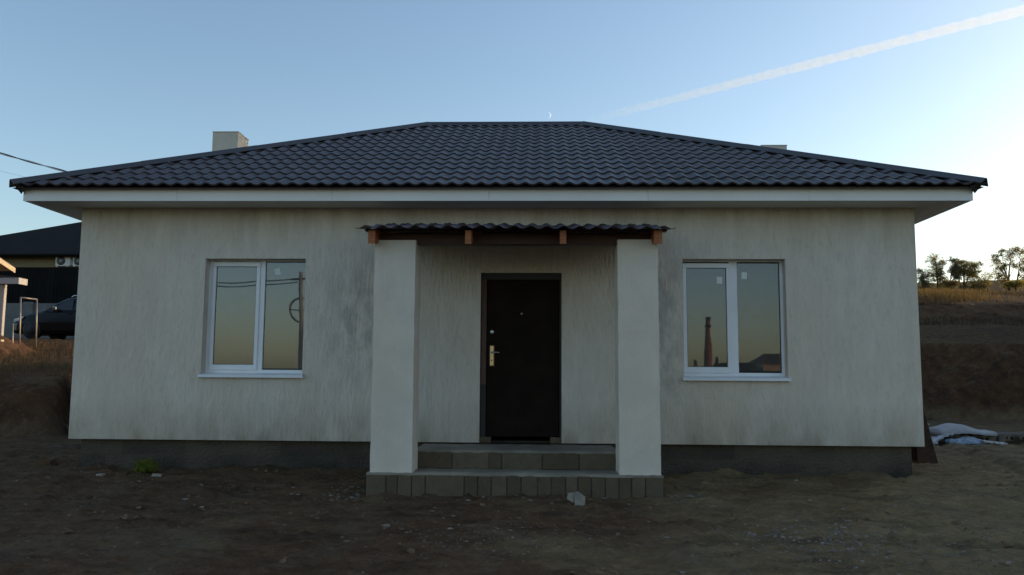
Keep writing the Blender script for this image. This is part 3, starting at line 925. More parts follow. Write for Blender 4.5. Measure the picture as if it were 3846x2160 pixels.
def blades(name, xs_, ys_, h0, h1, w0, mat, zs_=None, lean=.35, seed=1, parent=None):
    g = np.random.default_rng(seed); n_ = len(xs_)
    z_ = terrain(xs_, ys_) if zs_ is None else zs_
    a = g.uniform(0, 2 * np.pi, n_); h = g.uniform(h0, h1, n_); w = w0 * g.uniform(.6, 1.4, n_)
    dx, dy = np.cos(a), np.sin(a); lx = g.normal(0, lean, n_) * h; ly = g.normal(0, lean, n_) * h
    v = np.zeros((n_, 5, 3))
    v[:, 0] = np.stack([xs_ - dx * w, ys_ - dy * w, z_ - .02], 1); v[:, 1] = np.stack([xs_ + dx * w, ys_ + dy * w, z_ - .02], 1)
    v[:, 2] = np.stack([xs_ + dx * w * .7 + lx * .4, ys_ + dy * w * .7 + ly * .4, z_ + h * .6], 1); v[:, 3] = np.stack([xs_ - dx * w * .7 + lx * .4, ys_ - dy * w * .7 + ly * .4, z_ + h * .6], 1)
    v[:, 4] = np.stack([xs_ + lx, ys_ + ly, z_ + h], 1)
    b = np.arange(n_)[:, None] * 5
    f = np.concatenate([b + np.array([0, 1, 2]), b + np.array([0, 2, 3]), b + np.array([3, 2, 4])])
    return np_mesh(name, v.reshape(-1, 3), f, mat, False, parent)

# yellow-green weed at the foot of the plinth
wd = empty('weed', (-4.32, -.28, gz(-4.32, -.28)), 'low yellow green weed at the foot of the plinth under the left window', 'plant')
rgx = np.random.default_rng(4)
th = rgx.uniform(0, 6.28, 520); rr = .13 * np.sqrt(rgx.uniform(0, 1, 520)); ph = rgx.uniform(.0, 1, 520)
xs_ = -4.32 + rr * np.cos(th); ys_ = -.28 + rr * np.sin(th) * .8
z0_ = gz(-4.32, -.28)
blades('leaves', xs_, ys_, .02, .06, .011, M['weed'], z0_ + .13 * ph * np.sqrt(np.clip(1 - (rr / .14) ** 2, 0, 1)) + .02, .9, 3, wd)
q = MB()
for k in range(9):
    a = k * .7; q.tube([(-4.32, -.28, z0_ - .03), (-4.32 + .05 * math.cos(a), -.28 + .05 * math.sin(a), z0_ + .06), (-4.32 + .10 * math.cos(a), -.28 + .08 * math.sin(a), z0_ + .10)], [.004, .003, .002], 5)
q.build('stems', M['weed'], wd)

# dry grass on the terrace at the left and on the hill at the right
g = np.random.default_rng(8)
N_ = 9000
xs_ = g.uniform(-17, -8.9, N_); ys_ = 6.0 + 9 * g.uniform(0, 1, N_) ** 1.3
k = fbm(xs_ * .7, ys_ * .7, 3, 60) > -.12
xs_, ys_ = xs_[k], ys_[k]
tag(blades('dry_grass', xs_, ys_, .06, .26, .008, M['dry'], seed=9), 'dry brown grass on the terrace above the left cut bank', 'grass', kind='stuff')
N_ = 30000
ys_ = 24.2 + 26 * g.uniform(0, 1, N_) ** 1.7; xs_ = g.uniform(9, 34, N_) + (ys_ - 24) * .35
k = fbm(xs_ * .35, ys_ * .22, 3, 61) > .06
xs_, ys_ = xs_[k], ys_[k]
tag(blades('hill_grass', xs_, ys_, .05, .26, .009, M['dull'], seed=10), 'dry grass along the top of the right hillside', 'grass', kind='stuff')
N_ = 5000
ys_ = np.concatenate([g.normal(29.5, 1.6, N_ // 2), g.normal(46, 4, N_ // 2)]); xs_ = np.concatenate([g.normal(19.6, .9, N_ // 2), g.normal(26.6, .9, N_ // 2)])
tag(blades('golden_grass', xs_, ys_, .1, .45, .010, M['gold'], seed=12), 'golden tall grass clumps on the hillside beside the house corner', 'grass', kind='stuff')
N_ = 3000
ys_ = g.uniform(21.2, 23.2, N_); xs_ = g.uniform(11, 26, N_)
tag(blades('ledge_grass', xs_, ys_, .04, .16, .014, M['dull'], seed=13), 'short dry grass on the ledge of the right cut bank', 'grass', kind='stuff')

# trees on the skyline
def tree(label, base, stems, clumps, leaf, n_leaf, size, seed, name='tree', grp=None):
    clumps = [(c[0], c[1], c[2] * 1.16, c[3] * 1.14, c[4]) for c in clumps]
    clumps += [(c[0] * .8 + .1, c[1] * .62, c[2] * .7, c[3] * .8, c[4] - .3) for c in clumps[::2]]
    rg = random.Random(seed); gg = np.random.default_rng(seed)
    bx, by, bz = base
    t = empty(name, base, label, 'tree', grp)
    q = MB(); ends = []
    for (ox, h, lean, r0) in stems:
        pts = []; rad = []
        for i in range(6):
            s_ = i / 5
            pts.append((bx + ox + lean * s_ * s_ + rg.uniform(-.05, .05) * s_, by + rg.uniform(-.1, .1) * s_, bz - .3 + (h + .3) * s_)); rad.append(r0 * (1 - .65 * s_))
        q.tube(pts, rad, 6); ends.append(pts)
    for (cx, cz, rx, rz, cy) in clumps:
        # limb from the nearest stem to the clump, then twigs
        st = min(ends, key=lambda p: abs(p[-1][0] - bx - cx) + abs(p[-1][2] - bz - cz) * .3)
        k = rg.choice((2, 3, 4)); p0 = Vector(st[k]); p1 = Vector((bx + cx, by + cy, bz + cz))
        if p0.z > p1.z: p0 = Vector(st[1])
        mid = p0.lerp(p1, .5) + Vector((rg.uniform(-.15, .15), rg.uniform(-.1, .1), .1))
        q.tube([p0, mid, p1], [.045, .032, .018], 5)
        for j in range(7):
            a = rg.uniform(0, 6.28); e_ = p1 + Vector((math.cos(a) * rx * rg.uniform(.5, 1.05), rg.uniform(-.5, .5) * rx, math.sin(a) * rz * rg.uniform(.4, 1.05)))
            q.tube([p1.lerp(mid, .3 * rg.random()), p1.lerp(e_, .55) + Vector((0, 0, .05)), e_], [.016, .011, .006], 4)
    q.build('trunk', M['bark'], t)
    wts = np.array([c[2] * c[3] for c in clumps]); wts = wts / wts.sum()
    V = []; 
    for c, w_ in zip(clumps, wts):
        m_ = int(n_leaf * 2.7 * w_)
        # sub-clumps inside each clump so that the outline is ragged and sky shows through
        ns = max(6, int(m_ / 40))
        sc = gg.normal(0, .5, (ns, 3)); sc = sc / np.maximum(1, np.linalg.norm(sc, axis=1))[:, None]
        pick = gg.integers(0, ns, m_)
        p = sc[pick] + gg.normal(0, .21, (m_, 3))
        P3 = np.stack([bx + c[0] + p[:, 0] * c[2], by + c[4] + p[:, 1] * c[2], bz + c[1] + p[:, 2] * c[3]], 1)
        a = gg.normal(0, 1, (m_, 3)); a /= np.linalg.norm(a, axis=1)[:, None]
        b = gg.normal(0, 1, (m_, 3)); b -= a * (a * b).sum(1)[:, None]; b /= np.linalg.norm(b, axis=1)[:, None]
        s_ = size * .8 * gg.uniform(.6, 1.3, (m_, 1))
        V.append(np.stack([P3 - a * s_, P3 + b * s_ * .55, P3 + a * s_, P3 - b * s_ * .55], 1).reshape(-1, 3))
    V = np.concatenate(V); F = np.arange(len(V)).reshape(-1, 4)
    np_mesh('crown', V, F, leaf, False, t)
    return t

TY = 85.0
def tb(x_): return (x_, TY, gz(x_, TY) )
TG = 'trees on the skyline of the right hill'
tree('small grey green tree half hidden behind the right house corner', (43.6, TY, 11.7), [(0, 1.8, .1, .07), (.35, 1.5, .2, .05)],
     [(-.1, 1.9, .6, .5, 0), (.45, 1.4, .6, .5, .2), (-.3, 1.1, .5, .5, -.2), (.8, .8, .5, .45, 0), (.3, .5, .8, .4, .1)], M['leaf_b'], 1300, .075, 1)
tree('slender tree with tall narrow crown standing left of the round crowned tree', (45.3, TY, 11.7), [(0, 3.1, -.1, .10), (.2, 2.3, .35, .06)],
     [(-.15, 3.35, .55, .5, 0), (-.6, 2.9, .45, .45, .1), (.25, 2.75, .6, .5, -.1), (-.1, 2.2, .65, .45, .1), (.1, 1.5, .7, .5, 0), (-.6, 1.6, .5, .4, 0), (.5, 1.0, .6, .45, .1), (.75, 3.0, .35, .4, .1)], M['leaf_a'], 2600, .07, 2)
tree('leaning dark tree between the slender tree and the round crowned tree', (46.15, TY - 1, 11.7), [(0, 2.6, .75, .09)],
     [(.4, 3.1, .5, .28, 0), (.9, 2.75, .5, .35, 0), (.55, 1.7, .5, .4, 0), (1.0, 1.35, .5, .35, .1), (.75, 2.2, .4, .4, .1)], M['leaf_b'], 1300, .07, 3)
tree('round crowned olive tree with a bare forked trunk on the right hill', (48.25, TY, 11.75), [(0, 1.9, -.05, .13), (.1, 1.7, .55, .07), (-.45, 1.8, -.3, .05)],
     [(0, 2.45, .95, .5, 0), (-.75, 2.2, .7, .5, .1), (.85, 2.4, .7, .45, .1), (1.45, 2.55, .5, .4, 0), (-1.1, 1.8, .5, .45, 0), (.2, 1.95, 1.0, .38, .3), (-.2, 2.9, .8, .35, 0), (1.2, 1.9, .5, .3, -.2)], M['leaf_a'], 4200, .07, 4)
tree('sparse pale thicket tree between the round crowned tree and the tall tree', (50.4, TY + 1, 11.6), [(0, 1.6, -.2, .05), (.5, 1.5, .2, .05), (-.6, 1.4, -.1, .04), (.9, 1.3, .1, .04)],
     [(-.5, 1.7, .7, .45, 0), (.4, 1.6, .8, .5, .1), (-.9, 1.0, .6, .5, 0), (.9, 1.0, .6, .5, 0), (.1, .6, .9, .4, 0)], M['leaf_c'], 1500, .07, 5)
tree('tallest tree of the right skyline with open fork and spreading crown', (53.15, TY, 11.75), [(0, 3.0, .35, .14), (.05, 2.6, -.75, .09), (.75, 2.4, .9, .08)],
     [(.55, 4.0, .75, .55, 0), (.3, 3.3, .6, .6, .1), (-1.1, 3.6, .6, .4, 0), (-1.55, 3.1, .5, .4, 0), (-.6, 4.1, .5, .35, 0), (1.5, 3.9, .7, .45, 0), (1.9, 3.2, .6, .5, 0), (-1.1, 2.4, .75, .6, .1), (-1.2, 1.6, .7, .5, .1), (-.7, 1.2, .6, .5, 0), (2.4, 2.2, .6, .6, 0), (1.3, 4.5, .5, .3, .1), (1.9, 1.0, .7, .5, 0)],
     M['leaf_a'], 4200, .075, 6)
tree('low golden shrub on the grass at the right house corner', (43.9, TY - 6, 11.1), [(0, .6, .1, .03)], [(0, .55, .7, .4, 0), (.5, .4, .5, .3, 0), (-.4, .4, .4, .3, 0)], M['gold'], 700, .08, 7, 'shrub')
tree('low olive shrub at the foot of the tallest skyline tree', (51.6, TY - 4, 11.35), [(0, .5, .1, .03)], [(0, .45, .8, .32, 0), (.9, .45, .6, .3, 0), (-.8, .3, .6, .25, 0)], M['leaf_a'], 800, .08, 8, 'shrub')

for i_, (bx_, bw_, lab_) in enumerate(((46.9, 1.0, 'pale brush between the leaning tree and the round crowned tree'), (49.4, .9, 'pale brush right of the round crowned tree trunk'), (51.0, .8, 'pale brush left of the tallest skyline tree'), (44.6, .8, 'pale brush at the foot of the slender tree'), (54.6, .9, 'pale brush right of the tallest skyline tree'))):
    tree(lab_, (bx_, TY + 2, 11.45), [(0, 1.1, .1, .03), (.3, 1.2, .1, .03), (-.3, .9, -.1, .025)], [(0, .9, bw_, .45, 0), (.5, .6, bw_ * .7, .4, 0), (-.5, .55, bw_ * .7, .35, 0)], M['leaf_c'], 620, .07, 30 + i_, 'brush')

# ---- pallet, sacks, film at the right
M['wood_old'] = simple('weathered_pallet_wood', (.17, .14, .105), .9, var=.35, scale=9, bump=.003)
M['sack'] = simple('white_woven_sack', (.42, .41, .41), .7, var=.12, scale=9, bump=.006)
M['film'] = simple('pale_blue_plastic_film', (.24, .31, .40), .35, var=.35, scale=6)
M['film_w'] = simple('white_plastic_film', (.44, .45, .47), .4, var=.15, scale=7)
def pallet(x0, y0, L, W_, rot, label):
    z0 = max(gz(x0, y0), gz(x0 + L, y0)) + .0
    p = empty('pallet', (x0, y0, z0), label, 'pallet', 'wooden pallets at the right of the yard')
    MM = Matrix.Translation((x0, y0, z0)) @ Matrix.Rotation(rot, 4, 'Z')
    for k in range(7):
        q = MB(); a = k * (L - .09) / 6; q.box(a, a + .10, 0, W_, .122, .144, M=MM); q.build('top_board', M['wood_old'], p)
    for yy in (0, W_ / 2 - .05, W_ - .1):
        q = MB(); q.box(0, L, yy + .002, yy + .098, .10, .1215, M=MM); q.build('stringer_board', M['wood_old'], p)
        for a in (0, L / 2 - .07, L - .14):
            q = MB(); q.box(a, a + .14, yy, yy + .1, .0, .0995, M=MM); q.build('block', M['wood_old'], p)
    return z0
PZ = pallet(8.55, 6.35, 1.2, .9, .07, 'weathered pallet under the white sacks right of the house')
pallet(9.83, 6.47, 1.2, .9, .05, 'bare weathered pallet at the right edge of the picture')

def blob_sheet(name, x0, x1, y0, y1, hf, mat, label, cat, nx_=40, ny_=18):
    vs = []; fs = []
    for j in range(ny_ + 1):
        for i in range(nx_ + 1):
            u, v = i / nx_, j / ny_
            vs.append((x0 + (x1 - x0) * u, y0 + (y1 - y0) * v, hf(u, v)))
    N2 = nx_ + 1
    for j in range(ny_):
        for i in range(nx_): fs.append((j * N2 + i, j * N2 + i + 1, (j + 1) * N2 + i + 1, (j + 1) * N2 + i))
    # skirt so that it is a closed body
    lo = [(v[0], v[1], v[2] - .03) for v in vs]
    q = MB(); q.add(vs, fs, True); q.add(lo, [tuple(reversed(f)) for f in fs], True)
    nn = len(vs)
    edge = [i for i in range(N2)] + [j * N2 + nx_ for j in range(1, ny_ + 1)] + [ny_ * N2 + i for i in range(nx_ - 1, -1, -1)] + [j * N2 for j in range(ny_ - 1, 0, -1)]
    for a, b in zip(edge, edge[1:] + edge[:1]): q.f.append((a, nn + a, nn + b, b)); q.sm.append(False); q.mi.append(0)
    o = q.build(name, mat, None, fix=False); return tag(o, label, cat)
def wr(u, v, s, k): return float(fbm(np.array([u * s + k]), np.array([v * s * .6 + k]), 3, 70)[0])
top = PZ + .144
blob_sheet('cement_sack', 8.62, 9.72, 6.30, 7.1, lambda u, v: top + .03 + .13 * max(0, math.sin(min(1, max(0, (u + .02) * 1.25)) * math.pi)) ** .8 * math.sin(min(max(v, .02), .98) * math.pi) ** .5 + wr(u, v, 5, 1) * .022 + .05 * math.sin(v * math.pi) ** .4 * (u > .0),
           M['sack'], 'white sack heaped on the pallet right of the house', 'sack')
blob_sheet('plastic_sheet', 8.40, 8.80, 6.16, 6.8, lambda u, v: (gz(8.4, 6.3) + .035) * (1 - u) ** 1.5 + (top + .05) * (1 - (1 - u) ** 1.5) + wr(u, v, 4, 4) * .04, M['film_w'],
           'white plastic sheet draped off the left end of the pallet', 'plastic sheet', 40, 28)
blob_sheet('plastic_film', 8.62, 9.35, 5.88, 6.25, lambda u, v: gz(8.9, 6.0) + .05 + .09 * math.sin(u * math.pi) * math.sin(v * math.pi) + wr(u, v, 5, 8) * .06, M['film'],
           'crumpled pale blue plastic film on the ground before the pallet', 'plastic film', 60, 26)
blob_sheet('plastic_strip', 9.18, 9.62, 5.78, 5.95, lambda u, v: gz(9.3, 5.9) + .05 + .05 * (1 - u) + wr(u, v, 6, 12) * .03, M['film_w'],
           'white plastic strip trailing to the right of the blue film', 'plastic film', 18, 8)
for (px, py, a, b, lab) in ((8.28, 5.95, .09, .05, 'white scrap of film left of the blue plastic film'), (6.95, 3.4, .06, .05, 'white scrap of paper on the dirt behind the rusty sheet'), (11.3, 13.2, .16, .10, 'pale board scrap on the dirt at the foot of the right bank')):
    blob_sheet('scrap', px - a, px + a, py - b, py + b, lambda u, v: gz(px, py) + .045 + wr(u, v, 4, px) * .03, M['film_w'], lab, 'scrap', 8, 6)
# rusty sheet leaning against the flank wall
rs = empty('rusty_sheet', (6.45, 2.0, gz(6.45, 2)), 'rusty steel sheet leaning against the right side wall of the house', 'metal sheet')
gg0 = gz(6.5, 2.0) - .03
q = MB(); q.add([(6.46, 1.75, gg0), (6.42, 3.1, gg0), (6.23, 3.1, gg0 + .86), (6.27, 1.75, gg0 + .86), (6.435, 1.75, gg0), (6.395, 3.1, gg0), (6.205, 3.1, gg0 + .86), (6.245, 1.75, gg0 + .86)],
                [(0, 1, 2, 3), (4, 7, 6, 5), (0, 3, 7, 4), (1, 5, 6, 2), (3, 2, 6, 7), (0, 4, 5, 1)]); q.build('plate', M['rust'], rs)
q = MB(); q.add([(6.46, 1.74, gg0), (6.27, 1.74, gg0 + .86), (6.14, 1.74, gg0 + .84), (6.16, 1.74, gg0), (6.46, 1.749, gg0), (6.27, 1.749, gg0 + .86), (6.14, 1.749, gg0 + .84), (6.16, 1.749, gg0)],
                [(0, 1, 2, 3), (7, 6, 5, 4), (0, 4, 5, 1), (1, 5, 6, 2), (2, 6, 7, 3), (3, 7, 4, 0)]); q.build('folded_edge', M['rust'], rs)

# ---- left background --------------------------------------------------
M['brick_y'] = None
n = NT('yellow_brick')
bt = n.node('ShaderNodeTexBrick'); bt.inputs['Scale'].default_value = 1.0
bt.inputs['Color1'].default_value = (.30, .225, .105, 1); bt.inputs['Color2'].default_value = (.24, .18, .085, 1); bt.inputs['Mortar'].default_value = (.20, .18, .15, 1)
bt.inputs['Brick Width'].default_value = .26; bt.inputs['Row Height'].default_value = .075; bt.inputs['Mortar Size'].default_value = .008
mp = n.node('ShaderNodeMapping'); mp.inputs['Rotation'].default_value = (R(90), 0, 0); n.link(n.pos(), mp.inputs['Vector']); n.link(mp.outputs[0], bt.inputs['Vector'])
n.color(bt.outputs['Color']).rough(.9); M['brick_y'] = n.m
M['black_roof'] = simple('charcoal_roof', (.013, .0125, .012), .9, var=.25, scale=2, spec=.12)
M['black_sheet'] = simple('black_profiled_sheet', (.008, .0078, .0075), .8, var=.3, scale=2, spec=.15)
M['grey_conc'] = simple('grey_concrete_wall', (.17, .17, .16), .92, var=.25, scale=3, bump=.004)
M['ac'] = simple('ac_white', (.62, .60, .56), .5, var=.08)
M['ac_dark'] = simple('ac_grille', (.05, .05, .05), .5)
M['cream'] = simple('cream_soffit', (.60, .50, .33), .6, var=.12)
M['white_paint'] = simple('white_paint', (.50, .49, .47), .6, var=.08)
M['brown_brick'] = simple('brown_facing', (.12, .055, .04), .9, var=.3, scale=5)
M['redhose'] = simple('red_hose', (.28, .03, .025), .5)
M['blackhose'] = simple('black_hose', (.012, .012, .012), .5)
M['dirt_heap'] = simple('ochre_soil_heap', (.26, .13, .055), .97, var=.5, scale=5, bump=.06)
M['pole_metal'] = simple('bare_steel_tube', (.34, .30, .26), .45, metal=.5, var=.2)

# brick house behind the fence
bh = empty('brick_house', (-20, 30, gz(-20, 30)), 'yellow brick house with charcoal hip roof behind the black fence', 'house')
q = MB(); q.box(-31.2, -9.5, 30.15, 43.4, 2.5, 7.13); q.build('wall', M['brick_y'], bh)
q = MB(); tz = .452
a, b, c_, d_ = (-31.7, 29.6, 7.2), (-9, 29.6, 7.2), (-9, 43.9, 7.2), (-31.7, 43.9, 7.2)
e1, e2 = (-31.7 + 7.15, 36.75, 7.2 + 7.15 * tz), (-9 - 7.15, 36.75, 7.2 + 7.15 * tz)
q.add([a, b, c_, d_, e1, e2], [(0, 1, 5, 4), (1, 2, 5), (2, 3, 4, 5), (3, 0, 4), (3, 2, 1, 0)]); rf = q.build('roof', M['black_roof'], bh)
q = MB(); q.box(-31.75, -8.95, 29.56, 29.62, 7.06, 7.24); q.build('fascia_board', M['black_sheet'], rf)
q = MB(); q.tube([(-31.75, 29.5, 7.16), (-8.95, 29.5, 7.16)], .065, 8); q.build('gutter', M['black_sheet'], rf)
def acunit(x0, label):
    z0 = 6.62
    t = empty('air_conditioner', (x0 + .4, 29.9, z0), label, 'air conditioner', 'air conditioners on the brick house wall')
    q = MB(); q.box(x0, x0 + .76, 29.78, 30.08, z0, z0 + .53, .02); q.build('casing', M['ac'], t)
    q = MB(); q.tube([(x0 + .29, 29.785, z0 + .265), (x0 + .29, 29.765, z0 + .265)], .215, 20); q.build('fan_grille', M['ac_dark'], t)
    q = MB()
    for k in range(6): q.tube([(x0 + .29 - .21 * math.cos(k * .52), 29.762, z0 + .265 - .21 * math.sin(k * .52)), (x0 + .29 + .21 * math.cos(k * .52), 29.762, z0 + .265 + .21 * math.sin(k * .52))], .006, 5)
    q.build('fan_guard', M['ac'], t)
    q = MB(); q.box(x0 + .76, x0 + .80, 29.86, 30.0, z0 + .05, z0 + .3, .01); q.build('valve_cover', M['ac'], t)
    for xx in (x0 + .1, x0 + .62):
        q = MB(); q.box(xx, xx + .03, 29.76, 30.15, z0 - .04, z0 - .001); q.build('bracket', M['steel'], t)
acunit(-23.45, 'white air conditioner on the brick wall, its whole front in view')
acunit(-22.58, 'white air conditioner half hidden behind the plastered house corner')

# black profiled fence on a concrete wall
FY = 23.0
fw = empty('concrete_wall', (-20, FY, gz(-20, FY)), 'grey concrete base wall below the black fence', 'wall')
q = MB(); q.box(-34, -9, FY, FY + .2, 2.0, 4.17); q.build('panel', M['grey_conc'], fw)
for k in range(9):
    xx = -20.62 - 3.1 * 4 + 3.1 * k
    q = MB(); q.box(xx, xx + .42, FY - .10, FY - .002, 2.0, 4.22, .01); q.build('pier', M['grey_conc'], fw)
fe = empty('profiled_fence', (-20, FY + .1, 4.2), 'black profiled sheet fence standing on the concrete wall', 'fence')
PW = 1.15
prof = []
for k in range(int(PW / .115)):
    x_ = k * .115; prof += [(x_, 0), (x_ + .06, 0), (x_ + .07, .018), (x_ + .105, .018)]
prof.append((PW + .01, 0))
q = MB(); q.add([(p[0], -p[1], 0) for p in prof] + [(p[0], -p[1], 1.5) for p in prof], [(i, i + 1, len(prof) + i + 1, len(prof) + i) for i in range(len(prof) - 1)])
pan = q.build('fence_panel', M['black_sheet'], None, fix=False); pdat = pan.data; bpy.data.objects.remove(pan)
for k in range(21):
    o = bpy.data.objects.new('fence_panel', pdat); COL.objects.link(o); o.location = (-33.4 + k * (PW + .002), FY + .08 + (.004 if k % 2 else 0), 4.18); attach(o, fe)
for zz in (4.5, 5.35):
    q = MB(); q.box(-33.4, -9.3, FY + .10, FY + .14, zz, zz + .04); q.build('rail', M['black_sheet'], fe)
q = MB(); q.box(-24.65, -23.2, FY + .12, FY + .16, 5.66, 5.76); q.build('top_plate', M['black_sheet'], fe)

# house at the far left whose eaves catch the sun
nh = empty('gabled_house', (-18.2, 15.5, gz(-18, 15)), 'gabled house with sunlit cream eaves and tiled porch at the left picture edge', 'house')
EVX, EVY, EVZ, GS = -15.90, 14.85, 4.50, .27           # far eave corner of the gable end, roof pitch
def rz(y_): return EVZ + GS * (EVY - y_) if y_ > 11.9 else EVZ + GS * (y_ - (2 * 11.9 - EVY))
YA, YC = 2 * 11.9 - EVY, 11.9
q = MB(); poly = [(9.5, 1.5), (14.3, 1.5), (14.3, rz(14.3) - .06), (YC, rz(YC) - .06), (9.5, rz(9.5) - .06)]
q.prism(poly, 'x', -24.0, -16.55); q.build('wall', M['brown_brick'], nh)
q = MB(); poly = [(YA, EVZ), (YC, rz(YC)), (EVY, EVZ), (EVY, EVZ + .10), (YC, rz(YC) + .10), (YA, EVZ + .10)]
q.prism(poly, 'x', -24.5, EVX); nr = q.build('roof', M['tile'], nh)
q = MB(); poly = [(YA, EVZ - .09), (YC, rz(YC) - .09), (EVY, EVZ - .09), (EVY, EVZ + .06), (YC, rz(YC) + .06), (YA, EVZ + .06)]
q.prism(poly, 'x', EVX + .001, EVX + .028); q.build('barge_board', M['cream'], nr)
q = MB(); poly = [(YA + .02, EVZ - .03), (YC, rz(YC) - .03), (EVY - .02, EVZ - .03), (EVY - .02, EVZ - .002), (YC, rz(YC) - .002), (YA + .02, EVZ - .002)]
q.prism(poly, 'x', -16.54, EVX - .002); q.build('rake_soffit', M['cream'], nr)
# porch roof and post
PY0, PY1, PX1 = 13.35, 13.75, -14.80
q = MB()
q.add([(-17.5, PY0, 4.42), (PX1, PY0, 4.10), (PX1, PY1, 4.10), (-17.5, PY1, 4.42), (-17.5, PY0, 4.37), (PX1, PY0, 4.05), (PX1, PY1, 4.05), (-17.5, PY1, 4.37)],
      [(0, 1, 2, 3), (4, 7, 6, 5), (0, 4, 5, 1), (1, 5, 6, 2), (2, 6, 7, 3), (3, 7, 4, 0)])
pr = q.build('porch_roof', M['tile'], nh)
q = MB(); q.box(-17.5, PX1 + .03, PY0 - .03, PY0 - .002, 3.90, 4.08); q.box(PX1 + .004, PX1 + .03, PY0 - .001, PY1, 3.90, 4.08); q.build('porch_fascia', M['white_paint'], pr)
q = MB(); q.box(-15.62, -15.30, 13.50, 13.62, 1.6, 3.90, .01); q.build('porch_post', M['white_paint'], nh)
GYF = 14.6
# hoses leaning at the post
q = MB(); q.tube([(-15.75, GYF - 1.5, 3.2), (-15.45, GYF - 1.55, 2.75), (-15.2, GYF - 1.6, 2.45), (-14.9, GYF - 1.6, 2.2)], .035, 6); tag(q.build('hose', M['redhose']), 'red hose leaning by the white porch post', 'hose')
q = MB(); q.tube([(-15.85, GYF - 1.45, 3.1), (-15.5, GYF - 1.5, 2.6), (-15.15, GYF - 1.55, 2.35), (-14.85, GYF - 1.5, 2.2)], .05, 6); tag(q.build('hose', M['blackhose']), 'black hose leaning by the white porch post', 'hose')

# soil heap
hx, hy = -15.3, 11.2
def heap(u, v):
    r_ = math.hypot((u - .45) / .5, (v - .5) / .5)
    px, py = hx - 2.0 + 4.6 * u, hy - 1.5 + 3.0 * v
    return gz(px, py) - .04 + .95 * max(0, 1 - r_) ** .8 + wr(u * 2, v * 2, 4, 33) * .16 * (r_ < .97)
blob_sheet('soil_heap', hx - 2.0, hx + 2.6, hy - 1.5, hy + 1.5, heap, M['dirt_heap'], 'sunlit ochre soil heap beside the porch of the gabled house', 'soil heap', 60, 40)
q = MB(); q.box(-13.9, -12.75, 9.6, 9.72, gz(-13, 9.6) + .48, gz(-13, 9.6) + .53); tag(q.build('plank', M['cream']), 'pale plank lying on the soil heap', 'plank')
# steel tube frame and stake
g1_ = gz(-13.5, 12)
tf = empty('tube_frame', (-13.5, 12, g1_), 'upright steel tube frame planted in the grass before the dark car', 'tube frame')
for (xa, ya) in ((-13.62, 11.7), (-13.50, 12.25)):
    q = MB(); zb = gz(xa, ya) - .1; q.tube([(xa + .04, ya, zb), (xa, ya, zb + .9), (xa - .03, ya, 3.34)], .022, 8); q.build('post', M['pole_metal'], tf)
q = MB(); q.tube([(-13.65, 11.7, 3.34), (-13.53, 12.25, 3.34)], .022, 8); q.build('crossbar', M['pole_metal'], tf)
q = MB(); zb = gz(-13.55, 11.3); q.tube([(-13.52, 11.3, zb - .1), (-13.56, 11.3, 2.60)], .020, 8); tag(q.build('stake', M['pole_metal']), 'short steel stake left of the tube frame', 'stake')

# dark car parked before the fence, nose to the left
M['car'] = simple('black_car_paint', (.006, .006, .006), .3, var=.1, scale=1, spec=.25)
M['car_glass'] = simple('car_glass', (.02, .022, .018), .06, var=.05)
M['car_trim'] = simple('car_trim', (.010, .010, .010), .6)
M['lamp'] = simple('car_lamp_lens', (.75, .75, .72), .08, var=.05)
M['chrome'] = simple('chrome', (.7, .68, .62), .15, metal=1.0, var=.05)
CX, CY = -18.75, 19.2; CZ = gz(-16.5, 20) - .03
car = empty('car', (-16.5, 20.1, CZ), 'black car parked before the concrete wall, rear hidden by the plastered house', 'car')
def car_sect(x_, zlo, zhi, hw, tuck):
    return [(x_, -hw + .06, zlo), (x_, -hw, zlo + .12), (x_, -hw - .0, (zlo + zhi) / 2), (x_, -hw + tuck * .4, zhi - .06), (x_, -hw + tuck, zhi), (x_, hw - tuck, zhi), (x_, hw - tuck * .4, zhi - .06), (x_, hw, (zlo + zhi) / 2), (x_, hw, zlo + .12), (x_, hw - .06, zlo)]
def loft(sects, mat, name, parent):
    q = MB(); vs = []
    for s_ in sects: vs += [(CX + p[0], CY + .9 + p[1], CZ + p[2]) for p in s_]
    k = len(sects[0]); fs = []
    for i in range(len(sects) - 1):
        for j in range(k): fs.append((i * k + j, i * k + (j + 1) % k, (i + 1) * k + (j + 1) % k, (i + 1) * k + j))
    fs += [tuple(range(k - 1, -1, -1)), tuple((len(sects) - 1) * k + j for j in range(k))]
    q.add(vs, fs, False); return q.build(name, mat, parent)
loft([car_sect(*s_) for s_ in ((0, .30, .62, .60, .1), (.06, .24, .72, .74, .1), (.25, .20, .84, .85, .12), (.7, .2, .95, .89, .14), (1.25, .2, 1.02, .90, .12), (2.2, .2, 1.04, .90, .1), (3.6, .2, 1.06, .90, .1), (4.15, .22, 1.04, .88, .1), (4.4, .3, .95, .80, .1))], M['car'], 'body', car)
loft([[(x_, -a, 1.0), (x_, -a, 1.02), (x_, -b - .02, zt_ - .14), (x_, -b, zt_ - .06), (x_, -b + .1, zt_), (x_, b - .1, zt_), (x_, b, zt_ - .06), (x_, b + .02, zt_ - .14), (x_, a, 1.02), (x_, a, 1.0)]
      for x_, a, b, zt_ in ((1.15, .80, .74, 1.06), (1.55, .83, .70, 1.32), (1.95, .84, .68, 1.52), (2.3, .85, .67, 1.57), (3.3, .85, .67, 1.57), (3.9, .84, .66, 1.50), (4.3, .80, .66, 1.12))], M['car'], 'cabin', car)
